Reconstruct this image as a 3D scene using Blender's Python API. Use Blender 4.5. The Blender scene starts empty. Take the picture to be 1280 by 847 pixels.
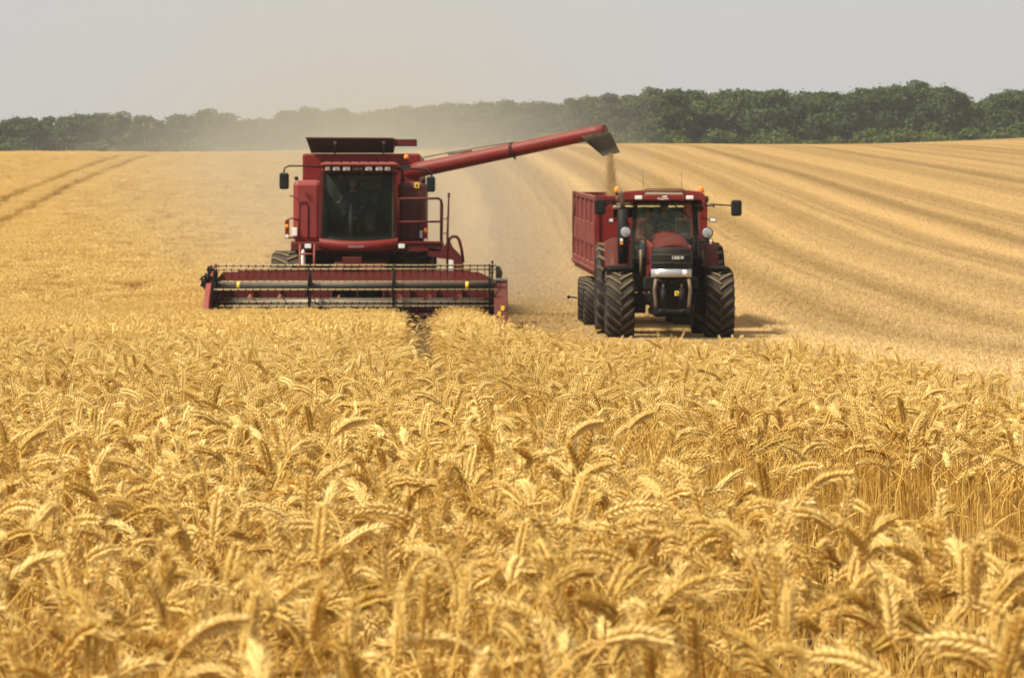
import bpy, bmesh, math, random
import numpy as np
from mathutils import Vector, Matrix, Euler

# ------------------------------------------------------------------ camera, sky, sun, exposure
S = bpy.context.scene
COL = S.collection
FP = 3500.0          # focal length in pixels of the 1280 px photograph
ZC = 1.10            # camera height over the soil at its feet
HY = 320.0           # eye-level row of the photograph
cam_d = bpy.data.cameras.new('camera')
cam = bpy.data.objects.new('camera', cam_d); COL.objects.link(cam)
cam.location = (0, 0, ZC); cam.rotation_euler = (math.pi/2, 0, 0)
cam_d.sensor_width = 36.0; cam_d.lens = 36.0*FP/1280.0
cam_d.shift_y = -(423.5-HY)/1280.0
cam_d.clip_start = 0.1; cam_d.clip_end = 5000
cam_d.dof.use_dof = True; cam_d.dof.focus_distance = 9.5; cam_d.dof.aperture_fstop = 17.0
S.camera = cam

SUN_EL = math.radians(50); SUN_AZ = math.radians(-62)   # azimuth from +Y towards +X; here: to the left, a little behind the machines' faces
W = bpy.data.worlds.new('World'); S.world = W; W.use_nodes = True
nt = W.node_tree; nt.nodes.clear()
wo = nt.nodes.new('ShaderNodeOutputWorld'); bg = nt.nodes.new('ShaderNodeBackground')
sky = nt.nodes.new('ShaderNodeTexSky'); sky.sky_type = 'NISHITA'; sky.sun_disc = False
SUN_DIR = Vector((-0.62, -0.42, 0.95)).normalized()      # direction towards the sun
sky.sun_elevation = math.asin(SUN_DIR.z)
sky.sun_rotation = math.atan2(SUN_DIR.x, SUN_DIR.y)
sky.air_density = 1.0; sky.dust_density = 6.0; sky.ozone_density = 1.0
mx = nt.nodes.new('ShaderNodeMix'); mx.data_type = 'RGBA'
mx.inputs[0].default_value = 0.86
mx.inputs[7].default_value = (5.15, 5.05, 4.90, 1)        # thin high overcast
nt.links.new(sky.outputs[0], mx.inputs[6]); nt.links.new(mx.outputs[2], bg.inputs[0])
bg.inputs[1].default_value = 0.10
nt.links.new(bg.outputs[0], wo.inputs[0])
sd = bpy.data.lights.new('sun', 'SUN'); sd.energy = 5.0; sd.angle = math.radians(8); sd.color = (1.0, 0.93, 0.80)
sun = bpy.data.objects.new('sun', sd); COL.objects.link(sun); sun.location = (-30, -20, 60)
sun.rotation_euler = (-SUN_DIR).to_track_quat('-Z', 'Y').to_euler()
S.view_settings.view_transform = 'Standard'; S.view_settings.look = 'None'
S.view_settings.exposure = 0.38; S.view_settings.gamma = 1.0
S.render.engine = 'CYCLES'
S.cycles.use_denoising = True
S.cycles.max_bounces = 8; S.cycles.diffuse_bounces = 5; S.cycles.glossy_bounces = 2
S.cycles.transmission_bounces = 3; S.cycles.transparent_max_bounces = 8; S.cycles.volume_bounces = 0
S.cycles.volume_step_rate = 1.0; S.cycles.volume_max_steps = 128
S.cycles.caustics_reflective = False; S.cycles.caustics_refractive = False

rnd = random.Random(7)
rng = np.random.default_rng(7)

# ------------------------------------------------------------------ terrain and field plan
_PD = np.array([-60, 0, 10, 20, 30, 40, 50, 56, 61, 66, 72, 80, 90, 100, 120, 150, 200, 235, 262, 300, 420, 1500.])
_PZ = np.array([-1.0, -1.08, -1.12, -1.24, -1.37, -1.50, -1.62, -1.645, -1.61, -1.50, -1.31, -1.02, -.66, -.25, .72, 2.55, 6.15, 8.7, 10.0, 10.8, 13.2, 19.0])
_gd = np.arange(-60, 1500, 1.0); _gz = np.interp(_gd, _PD, _PZ)
_k = np.hanning(15); _k /= _k.sum()
_gs = np.convolve(np.pad(_gz, 7, mode='edge'), _k, mode='valid')
def ground_z(x, y):
    y = np.asarray(y, float); x = np.asarray(x, float)
    z = np.interp(y, _gd, _gs)
    s = np.clip((y-80)/170.0, 0, 1); s = s*s*(3-2*s)
    xx = np.clip(x, -70, 70)
    z = z + xx*0.020*s + 0.25*s*np.sin(xx*0.11+1.0)
    return z + ZC
def gz(x, y): return float(ground_z(x, y))

EDGE_D = np.array([0, 6, 10.6, 13.6, 16.5, 18.5, 20, 23, 30, 40, 50, 60.6])
EDGE_X = np.array([2.6, 2.25, 1.92, 1.68, 1.28, .52, .36, .12, -.10, -.15, -.25, -.42])
TRAM_D = np.array([0, 3, 4, 5, 6, 6.6, 7.2, 8, 10, 16, 28, 38, 61])
TRAM_X = np.array([3.2, 1.9, 1.32, .96, .68, .50, .27, .10, -0.08, -0.43, -0.88, -1.3, -1.95])
TRAM_W = np.array([.7, .7, .70, .64, .50, .38, .22, .14, .11, .11, .17, .20, .21])
def in_wheat(x, y, m=0.0):
    x = np.asarray(x, float); y = np.asarray(y, float)
    e = np.interp(y, EDGE_D, EDGE_X)
    near = (y < 60.3) & (x < e - m)
    left = (x < -6.85 - 0.041*(y-61)) & (y >= 60.3)
    t = np.interp(y, TRAM_D, TRAM_X); w = np.interp(y, TRAM_D, TRAM_W)
    gap = (np.abs(x-t) < w + m) & (y < 60.3)
    # far left pair of wheel tracks, curving over the rise
    for off, w2 in ((0.0, .55), (-2.2, .55)):
        tx = -23.6 + off - 0.105*(y-130) + 0.00035*(y-130)**2
        gap = gap | ((np.abs(x-tx) < w2) & (y > 90))
    return (near | left) & ~gap

def PX(px, py, d):
    return Vector(((px-640.0)/FP*d, d, (HY-py)/FP*d + ZC))

# ------------------------------------------------------------------ object helpers
def tag(o, label=None, cat=None, group=None, kind=None):
    if label: o['label'] = label
    if cat: o['category'] = cat
    if group: o['group'] = group
    if kind: o['kind'] = kind
    return o
def empty(name, loc, label=None, cat=None, group=None):
    o = bpy.data.objects.new(name, None); COL.objects.link(o); o.location = loc; o.empty_display_size = .3
    return tag(o, label, cat, group)
def root_loc(o):
    v = Vector((0, 0, 0))
    while o is not None:
        v = v + o.location; o = o.parent
    return v

class MB:
    def __init__(s): s.bm = bmesh.new(); s.mi = 0
    def m(s, i): s.mi = i; return s
    def _take(s, b, smooth=False):
        vm = {}
        for v in b.verts: vm[v] = s.bm.verts.new(v.co)
        for f in b.faces:
            try:
                nf = s.bm.faces.new([vm[v] for v in f.verts]); nf.material_index = s.mi; nf.smooth = smooth
            except ValueError: pass
        b.free()
    def box(s, x0, x1, y0, y1, z0, z1, bev=0.0, M=None, seg=2):
        b = bmesh.new(); r = bmesh.ops.create_cube(b, size=1)
        for v in r['verts']:
            v.co = Vector(((x0+x1)/2 + v.co.x*(x1-x0), (y0+y1)/2 + v.co.y*(y1-y0), (z0+z1)/2 + v.co.z*(z1-z0)))
        if bev > 0:
            bev = min(bev, .45*min(abs(x1-x0), abs(y1-y0), abs(z1-z0)))
            bmesh.ops.bevel(b, geom=list(b.edges), offset=bev, segments=seg, affect='EDGES', profile=.5)
        if M is not None: bmesh.ops.transform(b, matrix=M, verts=b.verts)
        s._take(b); return s
    def pbox(s, px0, py0, px1, py1, d, th, bev=0.0):
        a = PX(px0, py1, d); c = PX(px1, py0, d)
        return s.box(a.x, c.x, d, d+th, a.z, c.z, bev)
    def cyl(s, p0, p1, r0, r1=None, n=16, cap=True, smooth=True):
        return s.tube([p0, p1], [r0, r0 if r1 is None else r1], n, cap, smooth)
    def tube(s, pts, r, n=8, cap=True, smooth=True):
        pts = [Vector(p) for p in pts]
        rs = r if isinstance(r, (list, tuple)) else [r]*len(pts)
        b = bmesh.new(); rings = []; up = None
        for i, p in enumerate(pts):
            t = (pts[min(i+1, len(pts)-1)] - pts[max(i-1, 0)]).normalized()
            if up is None:
                up = Vector((0, 0, 1)) if abs(t.z) < .9 else Vector((1, 0, 0))
            a = t.cross(up)
            if a.length < 1e-5: a = t.cross(Vector((0, 1, 0)))
            a.normalize(); c = a.cross(t).normalized(); up = c
            rings.append([b.verts.new(p + rs[i]*(math.cos(2*math.pi*k/n)*a + math.sin(2*math.pi*k/n)*c)) for k in range(n)])
        for i in range(len(pts)-1):
            for k in range(n):
                b.faces.new((rings[i][k], rings[i][(k+1) % n], rings[i+1][(k+1) % n], rings[i+1][k]))
        s._take2(b, smooth)
        if cap:
            for ring, rev in ((rings[0], False), (rings[-1], True)): pass
        return s
    def _take2(s, b, smooth):
        # caps open ends
        bd = [e for e in b.edges if len(e.link_faces) == 1]
        if bd:
            try: bmesh.ops.holes_fill(b, edges=bd, sides=0)
            except Exception: pass
        bmesh.ops.recalc_face_normals(b, faces=b.faces)
        vm = {}
        for v in b.verts: vm[v] = s.bm.verts.new(v.co)
        for f in b.faces:
            nf = s.bm.faces.new([vm[v] for v in f.verts]); nf.material_index = s.mi; nf.smooth = smooth and len(f.verts) <= 4
        b.free()
    def lathe(s, prof, c, axis='X', n=32, smooth=True):
        """prof: list of (a, r) along the axis; open ends closed"""
        b = bmesh.new(); rings = []
        for a, r in prof:
            ring = []
            for k in range(n):
                t = 2*math.pi*k/n; u, v = r*math.cos(t), r*math.sin(t)
                co = {'X': (a, u, v), 'Y': (u, a, v), 'Z': (u, v, a)}[axis]
                ring.append(b.verts.new(Vector(co)+Vector(c)))
            rings.append(ring)
        for i in range(len(rings)-1):
            for k in range(n):
                b.faces.new((rings[i][k], rings[i][(k+1) % n], rings[i+1][(k+1) % n], rings[i+1][k]))
        s._take2(b, smooth); return s
    def prism(s, poly, y0, y1, bev=0.0):
        """poly: list of (x,z); extruded from y0 to y1"""
        b = bmesh.new()
        f0 = [b.verts.new((x, y0, z)) for x, z in poly]; f1 = [b.verts.new((x, y1, z)) for x, z in poly]
        b.faces.new(f0); b.faces.new(f1[::-1]); n = len(poly)
        for i in range(n): b.faces.new((f0[i], f1[i], f1[(i+1) % n], f0[(i+1) % n]))
        bmesh.ops.recalc_face_normals(b, faces=b.faces)
        if bev > 0: bmesh.ops.bevel(b, geom=list(b.edges), offset=bev, segments=2, affect='EDGES', profile=.5)
        s._take(b); return s
    def pprism(s, pts, d, th, bev=0.0):
        return s.prism([(PX(x, y, d).x, PX(x, y, d).z) for x, y in pts], d, d+th, bev)
    def prismx(s, poly, x0, x1, bev=0.0):
        """poly: list of (y,z); extruded from x0 to x1"""
        b = bmesh.new()
        f0 = [b.verts.new((x0, y, z)) for y, z in poly]; f1 = [b.verts.new((x1, y, z)) for y, z in poly]
        b.faces.new(f0); b.faces.new(f1[::-1]); n = len(poly)
        for i in range(n): b.faces.new((f0[i], f1[i], f1[(i+1) % n], f0[(i+1) % n]))
        bmesh.ops.recalc_face_normals(b, faces=b.faces)
        if bev > 0: bmesh.ops.bevel(b, geom=list(b.edges), offset=bev, segments=2, affect='EDGES', profile=.5)
        s._take(b); return s
    def hexa(s, c8, bev=0.0):
        """eight corners: bottom four then top four, same winding"""
        b = bmesh.new(); v = [b.verts.new(Vector(p)) for p in c8]
        for q in ((0, 1, 2, 3), (7, 6, 5, 4), (0, 4, 5, 1), (1, 5, 6, 2), (2, 6, 7, 3), (3, 7, 4, 0)): b.faces.new([v[i] for i in q])
        bmesh.ops.recalc_face_normals(b, faces=b.faces)
        if bev > 0: bmesh.ops.bevel(b, geom=list(b.edges), offset=bev, segments=2, affect='EDGES', profile=.5)
        s._take(b); return s
    def grid(s, rows, smooth=True, closed=False):
        vs = [[s.bm.verts.new(Vector(p)) for p in r] for r in rows]
        for i in range(len(vs)-1):
            m = len(vs[i]); rng_ = range(m if closed else m-1)
            for k in rng_:
                f = s.bm.faces.new((vs[i][k], vs[i][(k+1) % m], vs[i+1][(k+1) % m], vs[i+1][k]))
                f.material_index = s.mi; f.smooth = smooth
        return s
    def ell(s, c, rx, ry, rz, seg=16, rings=10, smooth=True):
        b = bmesh.new(); bmesh.ops.create_uvsphere(b, u_segments=seg, v_segments=rings, radius=1)
        for v in b.verts: v.co = Vector((v.co.x*rx, v.co.y*ry, v.co.z*rz)) + Vector(c)
        s._take(b, smooth); return s
    def build(s, name, mats, parent=None):
        off = root_loc(parent) if parent else Vector((0, 0, 0))
        if off.length: bmesh.ops.translate(s.bm, verts=s.bm.verts, vec=-off)
        me = bpy.data.meshes.new(name); s.bm.to_mesh(me); s.bm.free()
        for m_ in (mats if isinstance(mats, (list, tuple)) else [mats]): me.materials.append(m_)
        o = bpy.data.objects.new(name, me); COL.objects.link(o)
        if parent: o.parent = parent
        return o

def text_obj(name, body, loc, size, mat, parent, width=None, depth=.004, italic=0.0, rx=math.pi/2):
    cu = bpy.data.curves.new(name, 'FONT'); cu.body = body; cu.size = size; cu.extrude = depth
    cu.align_x = 'CENTER'; cu.align_y = 'CENTER'; cu.shear = italic; cu.offset = size*.008
    t = bpy.data.objects.new(name, cu); COL.objects.link(t)
    dg = bpy.context.evaluated_depsgraph_get(); me = bpy.data.meshes.new_from_object(t.evaluated_get(dg))
    bpy.data.objects.remove(t)
    xs = [v.co.x for v in me.vertices]; w = max(xs)-min(xs)
    k = 1.0 if width is None else width/w
    me.transform(Matrix.Translation(Vector(loc)-root_loc(parent)) @ Matrix.Rotation(rx, 4, 'X') @ Matrix.Diagonal((k, 1, 1, 1)))
    me.materials.clear(); me.materials.append(mat)
    o = bpy.data.objects.new(name, me); COL.objects.link(o); o.parent = parent
    return o

# ------------------------------------------------------------------ materials
def nmat(name):
    m = bpy.data.materials.new(name); m.use_nodes = True
    n = m.node_tree; b = n.nodes['Principled BSDF']
    return m, n, b
def mixc(n, fac, a, b, blend='MIX'):
    x = n.nodes.new('ShaderNodeMix'); x.data_type = 'RGBA'; x.blend_type = blend
    for i, v in ((0, fac), (6, a), (7, b)):
        if hasattr(v, 'links') or isinstance(v, bpy.types.NodeSocket): n.links.new(v, x.inputs[i])
        elif i == 0: x.inputs[0].default_value = v
        else: x.inputs[i].default_value = (*v, 1)
    return x.outputs[2]
def mth(n, op, a, b=None, c=None, clamp=False):
    x = n.nodes.new('ShaderNodeMath'); x.operation = op; x.use_clamp = clamp
    for i, v in enumerate((a, b, c)):
        if v is None: continue
        if isinstance(v, bpy.types.NodeSocket): n.links.new(v, x.inputs[i])
        else: x.inputs[i].default_value = v
    return x.outputs[0]
def noise(n, vec, scale, detail=4, rough=.6):
    x = n.nodes.new('ShaderNodeTexNoise'); x.inputs['Scale'].default_value = scale
    x.inputs['Detail'].default_value = detail; x.inputs['Roughness'].default_value = rough
    if vec is not None: n.links.new(vec, x.inputs['Vector'])
    return x.outputs[0]
def ramp(n, fac, lo, hi):
    x = n.nodes.new('ShaderNodeMapRange'); x.clamp = True
    n.links.new(fac, x.inputs[0]); x.inputs[1].default_value = lo; x.inputs[2].default_value = hi
    return x.outputs[0]
def painted(name, col, rough=.45, dust=.5, metal=0.0, dustcol=(.42, .30, .17), scale=3.0, spec=.5):
    """paint / metal / rubber with field dust settled on it"""
    m, n, b = nmat(name)
    geo = n.nodes.new('ShaderNodeNewGeometry'); pos = geo.outputs['Position']
    f1 = ramp(n, noise(n, pos, scale, 6, .65), .35, .75)
    f2 = ramp(n, noise(n, pos, scale*9, 4, .6), .45, .8)
    sep = n.nodes.new('ShaderNodeSeparateXYZ'); n.links.new(geo.outputs['Normal'], sep.inputs[0])
    upf = ramp(n, sep.outputs[2], .2, 1.0)
    f = mth(n, 'MULTIPLY', mth(n, 'ADD', mth(n, 'MULTIPLY', f1, .45), mth(n, 'ADD', mth(n, 'MULTIPLY', f2, .2), mth(n, 'MULTIPLY', upf, .9))), dust, clamp=True)
    var = mixc(n, noise(n, pos, 1.3, 3), tuple(c*.85 for c in col), tuple(min(1, c*1.15) for c in col))
    c = mixc(n, f, var, dustcol)
    n.links.new(c, b.inputs['Base Color'])
    r = mth(n, 'ADD', mth(n, 'MULTIPLY', f, .45), rough, clamp=True); n.links.new(r, b.inputs['Roughness'])
    b.inputs['Metallic'].default_value = metal
    b.inputs['Specular IOR Level'].default_value = spec
    bp = n.nodes.new('ShaderNodeBump'); bp.inputs['Strength'].default_value = .12; bp.inputs['Distance'].default_value = .01
    n.links.new(noise(n, pos, 6, 3), bp.inputs['Height']); n.links.new(bp.outputs[0], b.inputs['Normal'])
    return m
RED = painted('combine red paint', (.155, .006, .005), .5, .07, spec=.2)
RED_P = painted('sunlit red paint', (.235, .020, .021), .5, .16, spec=.35)  # paler pinkish red: sunlight on the lit parts put into the colour
RED_D = painted('worn dark red steel', (.085, .005, .005), .6, .08, spec=.2)
TRED = painted('tractor red paint', (.155, .008, .008), .48, .14, spec=.25)
TRL = painted('trailer red paint', (.165, .024, .022), .7, .32, spec=.3)  # paler than the front wall's red, sunlight on the sides put into colour
BLK = painted('black plastic', (.008, .008, .0075), .6, .035, spec=.18, scale=5)
BLK2 = painted('black steel frame', (.008, .007, .006), .6, .03, spec=.15, scale=5)
RUB = painted('tyre rubber', (.013, .012, .011), .8, .12, scale=6, spec=.25)
LUG = painted('dusty tyre lug', (.035, .030, .021), .85, .35, scale=6, spec=.2)
STEEL = painted('bare steel', (.12, .115, .10), .35, .35, metal=.7)
GREYS = painted('grey rubber spout', (.065, .055, .038), .8, .22, spec=.2)
DKG = painted('dark grey tube paint', (.03, .029, .026), .55, .22)
LAMPG = painted('lamp glass', (.75, .74, .70), .15, .12, spec=.8)
SILV = painted('silver reflector', (.42, .44, .48), .3, .12, metal=.5)
ORG = painted('amber lens', (.85, .23, .01), .3, .08)
YEL = painted('yellow sticker', (.80, .55, .02), .5, .12)
WHT = painted('white lettering', (.80, .78, .74), .5, .10)
GRYL = painted('faded silver lettering', (.42, .38, .33), .5, .2)
BRS = painted('wooden bat', (.34, .25, .13), .7, .4)
EXH = painted('sooty exhaust steel', (.09, .06, .035), .55, .4, metal=.4)
ORED = painted('bare worn red flight', (.22, .02, .012), .5, .15)
ORR = painted('orange worn flight', (.45, .16, .07), .5, .2)
INT = painted('cab interior trim', (.045, .045, .042), .8, .05)
SEATM = painted('seat cloth', (.035, .035, .04), .9, .05)
def glass(name, tint, refl=.10, dirt_veil=.04):
    m, n, b = nmat(name); n.nodes.remove(b)
    out = [x for x in n.nodes if x.type == 'OUTPUT_MATERIAL'][0]
    tr = n.nodes.new('ShaderNodeBsdfTransparent'); tr.inputs[0].default_value = (*tint, 1)
    gl = n.nodes.new('ShaderNodeBsdfGlossy'); gl.inputs['Roughness'].default_value = .06; gl.inputs[0].default_value = (.8, .85, .82, 1)
    fr = n.nodes.new('ShaderNodeFresnel'); fr.inputs[0].default_value = 1.45
    df = n.nodes.new('ShaderNodeBsdfDiffuse'); df.inputs[0].default_value = (.45, .38, .26, 1)
    geo = n.nodes.new('ShaderNodeNewGeometry')
    d = mth(n, 'MULTIPLY', ramp(n, noise(n, geo.outputs['Position'], 3, 5), .35, .8), dirt_veil)
    a = n.nodes.new('ShaderNodeMixShader'); c = n.nodes.new('ShaderNodeMixShader')
    n.links.new(mth(n, 'MULTIPLY', fr.outputs[0], refl/.04), a.inputs[0]); n.links.new(tr.outputs[0], a.inputs[1]); n.links.new(gl.outputs[0], a.inputs[2])
    n.links.new(d, c.inputs[0]); n.links.new(a.outputs[0], c.inputs[1]); n.links.new(df.outputs[0], c.inputs[2])
    n.links.new(c.outputs[0], out.inputs[0]); return m
GL_C = glass('tinted cab glass', (.52, .60, .53), .012, .018)
GL_S = glass('side glass', (.70, .76, .70), .006)
GL_T = glass('tractor cab glass', (.80, .92, .82), .035, .11)  # dirt film thickened into a pale veil that lightens the cab view

def straw(name, ca, cb, transl=.22, rough=.6, ns=6.0, dark=None):
    m, n, b = nmat(name)
    out = [x for x in n.nodes if x.type == 'OUTPUT_MATERIAL'][0]
    oi = n.nodes.new('ShaderNodeObjectInfo'); geo = n.nodes.new('ShaderNodeNewGeometry')
    ta = n.nodes.new('ShaderNodeAttribute'); ta.attribute_name = 'tone'; tone = ta.outputs['Fac']
    f = mth(n, 'ADD', mth(n, 'MULTIPLY', geo.outputs['Random Per Island'], .40), mth(n, 'MULTIPLY', tone, .60))
    c = mixc(n, f, ca, cb)
    c = mixc(n, mth(n, 'MULTIPLY', ramp(n, tone, .22, .0), .55), c, tuple(x*y for x, y in zip(ca, (.62, .55, .45))))
    ln = ramp(n, noise(n, geo.outputs['Position'], .35, 3), .35, .7)
    c = mixc(n, mth(n, 'MULTIPLY', ln, .35), c, tuple(x*y for x, y in zip(ca, (.95, .86, .72))))
    if dark:
        k = ramp(n, geo.outputs['Random Per Island'], .90, .93); c = mixc(n, mth(n, 'MULTIPLY', k, .8), c, dark)
    n.links.new(c, b.inputs['Base Color']); b.inputs['Roughness'].default_value = rough
    b.inputs['Specular IOR Level'].default_value = .35
    tl = n.nodes.new('ShaderNodeBsdfTranslucent'); n.links.new(c, tl.inputs[0])
    mxs = n.nodes.new('ShaderNodeMixShader'); mxs.inputs[0].default_value = transl
    n.links.new(b.outputs[0], mxs.inputs[1]); n.links.new(tl.outputs[0], mxs.inputs[2]); n.links.new(mxs.outputs[0], out.inputs[0])
    return m
EAR = straw('ripe wheat ear', (.77, .525, .12), (.95, .79, .36), .32, .5)
STEM = straw('ripe wheat straw', (.72, .445, .082), (.90, .665, .205), .32, .45, dark=(.36, .19, .045))
LEAFW = straw('dry wheat leaf', (.67, .40, .085), (.88, .64, .21), .38, .6, dark=(.30, .17, .05))

def stripe_fac(n, pos):
    """light and dark bands that run along the direction the field was cut in"""
    sp = n.nodes.new('ShaderNodeSeparateXYZ'); n.links.new(pos, sp.inputs[0])
    y = sp.outputs[1]; x = sp.outputs[0]
    u = mth(n, 'SUBTRACT', x, mth(n, 'MULTIPLY', mth(n, 'MINIMUM', mth(n, 'SUBTRACT', y, 115.0), 0.0), -.010))
    yy = mth(n, 'MAXIMUM', mth(n, 'SUBTRACT', y, 115.0), 0.0)
    k = mth(n, 'ADD', mth(n, 'DIVIDE', mth(n, 'MAXIMUM', mth(n, 'SUBTRACT', x, 12.0), 0.0), 12.0), 1.0)
    u = mth(n, 'ADD', u, mth(n, 'MULTIPLY', mth(n, 'MULTIPLY', mth(n, 'MULTIPLY', yy, yy), .00031), k))
    wob = noise(n, pos, .05, 2)
    u = mth(n, 'ADD', u, mth(n, 'MULTIPLY', wob, .8))
    cb = n.nodes.new('ShaderNodeCombineXYZ'); n.links.new(u, cb.inputs[0]); n.links.new(mth(n, 'MULTIPLY', y, .004), cb.inputs[1])
    nz = ramp(n, noise(n, cb.outputs[0], .30, 4, .62), .36, .64)
    fine = ramp(n, noise(n, cb.outputs[0], 1.7, 3, .6), .35, .65)
    wv = mth(n, 'ADD', mth(n, 'MULTIPLY', mth(n, 'SINE', mth(n, 'MULTIPLY', mth(n, 'SUBTRACT', u, 8.07), 2*math.pi/3.5)), .5), .5)
    f = mth(n, 'ADD', mth(n, 'ADD', mth(n, 'MULTIPLY', nz, .62), mth(n, 'MULTIPLY', wv, .30)), mth(n, 'MULTIPLY', fine, .10), clamp=True)
    trk = None
    for off in (.2, .95):     # narrow wheel marks of each pass
        d_ = mth(n, 'ABSOLUTE', mth(n, 'SUBTRACT', mth(n, 'FRACT', mth(n, 'MULTIPLY', mth(n, 'ADD', u, off), 1/7.0)), .5))
        r_ = ramp(n, d_, .008, .035); trk = r_ if trk is None else mth(n, 'MULTIPLY', trk, r_)
    return mth(n, 'MULTIPLY', f, mth(n, 'ADD', mth(n, 'MULTIPLY', trk, .42), .58)), u, y, x
STR_A = .030; STR_B = -.00006

# ground: bare straw-littered soil, stubble bands in the cut part
def ground_material():
    m, n, b = nmat('field soil and straw')
    geo = n.nodes.new('ShaderNodeNewGeometry'); pos = geo.outputs['Position']
    f, u, y, x = stripe_fac(n, pos)
    cut = mixc(n, f, (.32, .20, .07), (.66, .475, .215))
    soil = mixc(n, noise(n, pos, 7, 5), (.065, .042, .018), (.16, .10, .04))  # soil toned down, shade under the crop put into its colour
    # cut side of the field
    edge = mth(n, 'SUBTRACT', mth(n, 'MULTIPLY', mth(n, 'SUBTRACT', y, 61.0), -.041), 6.85)
    far_ = mth(n, 'GREATER_THAN', y, 61.5)
    e2 = mth(n, 'ADD', mth(n, 'MULTIPLY', far_, edge), mth(n, 'MULTIPLY', mth(n, 'SUBTRACT', 1.0, far_), mth(n, 'MAXIMUM', mth(n, 'SUBTRACT', 2.6, mth(n, 'MULTIPLY', y, .105)), -.05)))
    iscut = mth(n, 'MULTIPLY', mth(n, 'GREATER_THAN', x, e2), mth(n, 'GREATER_THAN', y, -40.0))
    c = mixc(n, iscut, soil, cut)
    g = mixc(n, ramp(n, noise(n, pos, 9, 6, .75), .3, .7), (.62, .60, .58), (1.15, 1.12, 1.08))
    c = mixc(n, 1.0, c, g, 'MULTIPLY')
    n.links.new(c, b.inputs['Base Color']); b.inputs['Roughness'].default_value = .95
    b.inputs['Specular IOR Level'].default_value = .1
    bp = n.nodes.new('ShaderNodeBump'); bp.inputs['Strength'].default_value = .5; bp.inputs['Distance'].default_value = .08
    n.links.new(noise(n, pos, 5, 8, .8), bp.inputs['Height']); n.links.new(bp.outputs[0], b.inputs['Normal'])
    return m
def stubble_material():
    m, n, b = nmat('cut stubble straw')
    geo = n.nodes.new('ShaderNodeNewGeometry'); pos = geo.outputs['Position']
    f, u, y, x = stripe_fac(n, pos)
    c = mixc(n, f, (.36, .23, .08), (.73, .535, .25))
    c = mixc(n, mth(n, 'MULTIPLY', geo.outputs['Random Per Island'], .25), c, (.74, .54, .26))
    n.links.new(c, b.inputs['Base Color']); b.inputs['Roughness'].default_value = .6
    b.inputs['Specular IOR Level'].default_value = .3
    return m
GROUND_M = ground_material(); STUB_M = stubble_material()

# ------------------------------------------------------------------ ground
def make_ground():
    ys = np.concatenate([np.arange(-60, 130, 2.0), np.arange(130, 460, 4.0), np.arange(460, 1500, 60.0)])
    xs = np.concatenate([np.arange(-600, -80, 40.0), np.arange(-80, 80.1, 2.5), np.arange(120, 601, 40.0)])
    X, Y = np.meshgrid(xs, ys); Z = ground_z(X, Y)
    v = np.stack([X, Y, Z], -1).reshape(-1, 3); nx = len(xs)
    f = []
    for j in range(len(ys)-1):
        for i in range(nx-1):
            a = j*nx+i; f.append((a, a+1, a+nx+1, a+nx))
    me = bpy.data.meshes.new('ground'); me.from_pydata(v.tolist(), [], f); me.materials.append(GROUND_M)
    for p in me.polygons: p.use_smooth = True
    o = bpy.data.objects.new('ground', me); COL.objects.link(o)
    tag(o, 'rolling farm field, golden stubble striped by the passes of the harvester', 'field', kind='structure')
make_ground()

# ------------------------------------------------------------------ wheat geometry (numpy)
class Geo:
    def __init__(s): s.v = []; s.f = []; s.mi = []; s.n = 0; s.t = []; s.tone = .5
    def add(s, v, f, mi):
        s.v.append(np.asarray(v, float)); s.f.extend([tuple(int(i)+s.n for i in q) for q in f]); s.mi.extend([mi]*len(f)); s.n += len(v); s.t.append(np.full(len(v), s.tone))
    def mesh(s, name, mats, smooth=True):
        me = bpy.data.meshes.new(name); me.from_pydata(np.concatenate(s.v).tolist(), [], s.f)
        for m in mats: me.materials.append(m)
        me.polygons.foreach_set('material_index', s.mi)
        at = me.attributes.new('tone', 'FLOAT', 'POINT'); at.data.foreach_set('value', np.concatenate(s.t).astype(np.float32))
        if smooth: me.polygons.foreach_set('use_smooth', [True]*len(s.f))
        return me
def ring_tube(P, r, n):
    """tube through points P (k,3) with radii r (k)"""
    P = np.asarray(P); k = len(P); T = np.gradient(P, axis=0); T /= np.linalg.norm(T, axis=1)[:, None]+1e-9
    ref = np.array([0.13, 1.0, 0.07]); A = np.cross(T, ref); A /= np.linalg.norm(A, axis=1)[:, None]+1e-9; B = np.cross(T, A)
    a = np.arange(n)*2*np.pi/n
    V = P[:, None, :] + np.asarray(r)[:, None, None]*(np.cos(a)[None, :, None]*A[:, None, :] + np.sin(a)[None, :, None]*B[:, None, :])
    F = []
    for i in range(k-1):
        for j in range(n): F.append((i*n+j, i*n+(j+1) % n, (i+1)*n+(j+1) % n, (i+1)*n+j))
    return V.reshape(-1, 3), F
def floret(base, axis, side, L, w, n, prof):
    """plump pointed grain husk"""
    axis = axis/np.linalg.norm(axis); A = np.cross(axis, side); A /= np.linalg.norm(A)+1e-9; B = np.cross(A, axis)
    a = np.arange(n)*2*np.pi/n; V = [base]
    for t, r in prof:
        V += list(base + axis*L*t + r*w*(np.cos(a)[:, None]*A + .8*np.sin(a)[:, None]*B))
    V.append(base+axis*L*1.0); k = len(prof); F = []
    for j in range(n): F.append((0, 1+(j+1) % n, 1+j))
    for i in range(k-1):
        for j in range(n): F.append((1+i*n+j, 1+i*n+(j+1) % n, 1+(i+1)*n+(j+1) % n, 1+(i+1)*n+j))
    for j in range(n): F.append((1+(k-1)*n+j, 1+(k-1)*n+(j+1) % n, len(V)-1))
    return np.array(V), F
PROF_HI = [(.08, .62), (.26, 1.0), (.46, .86), (.62, .40), (.72, .13)]
PROF_MD = [(.3, 1.0), (.7, .5)]
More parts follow.
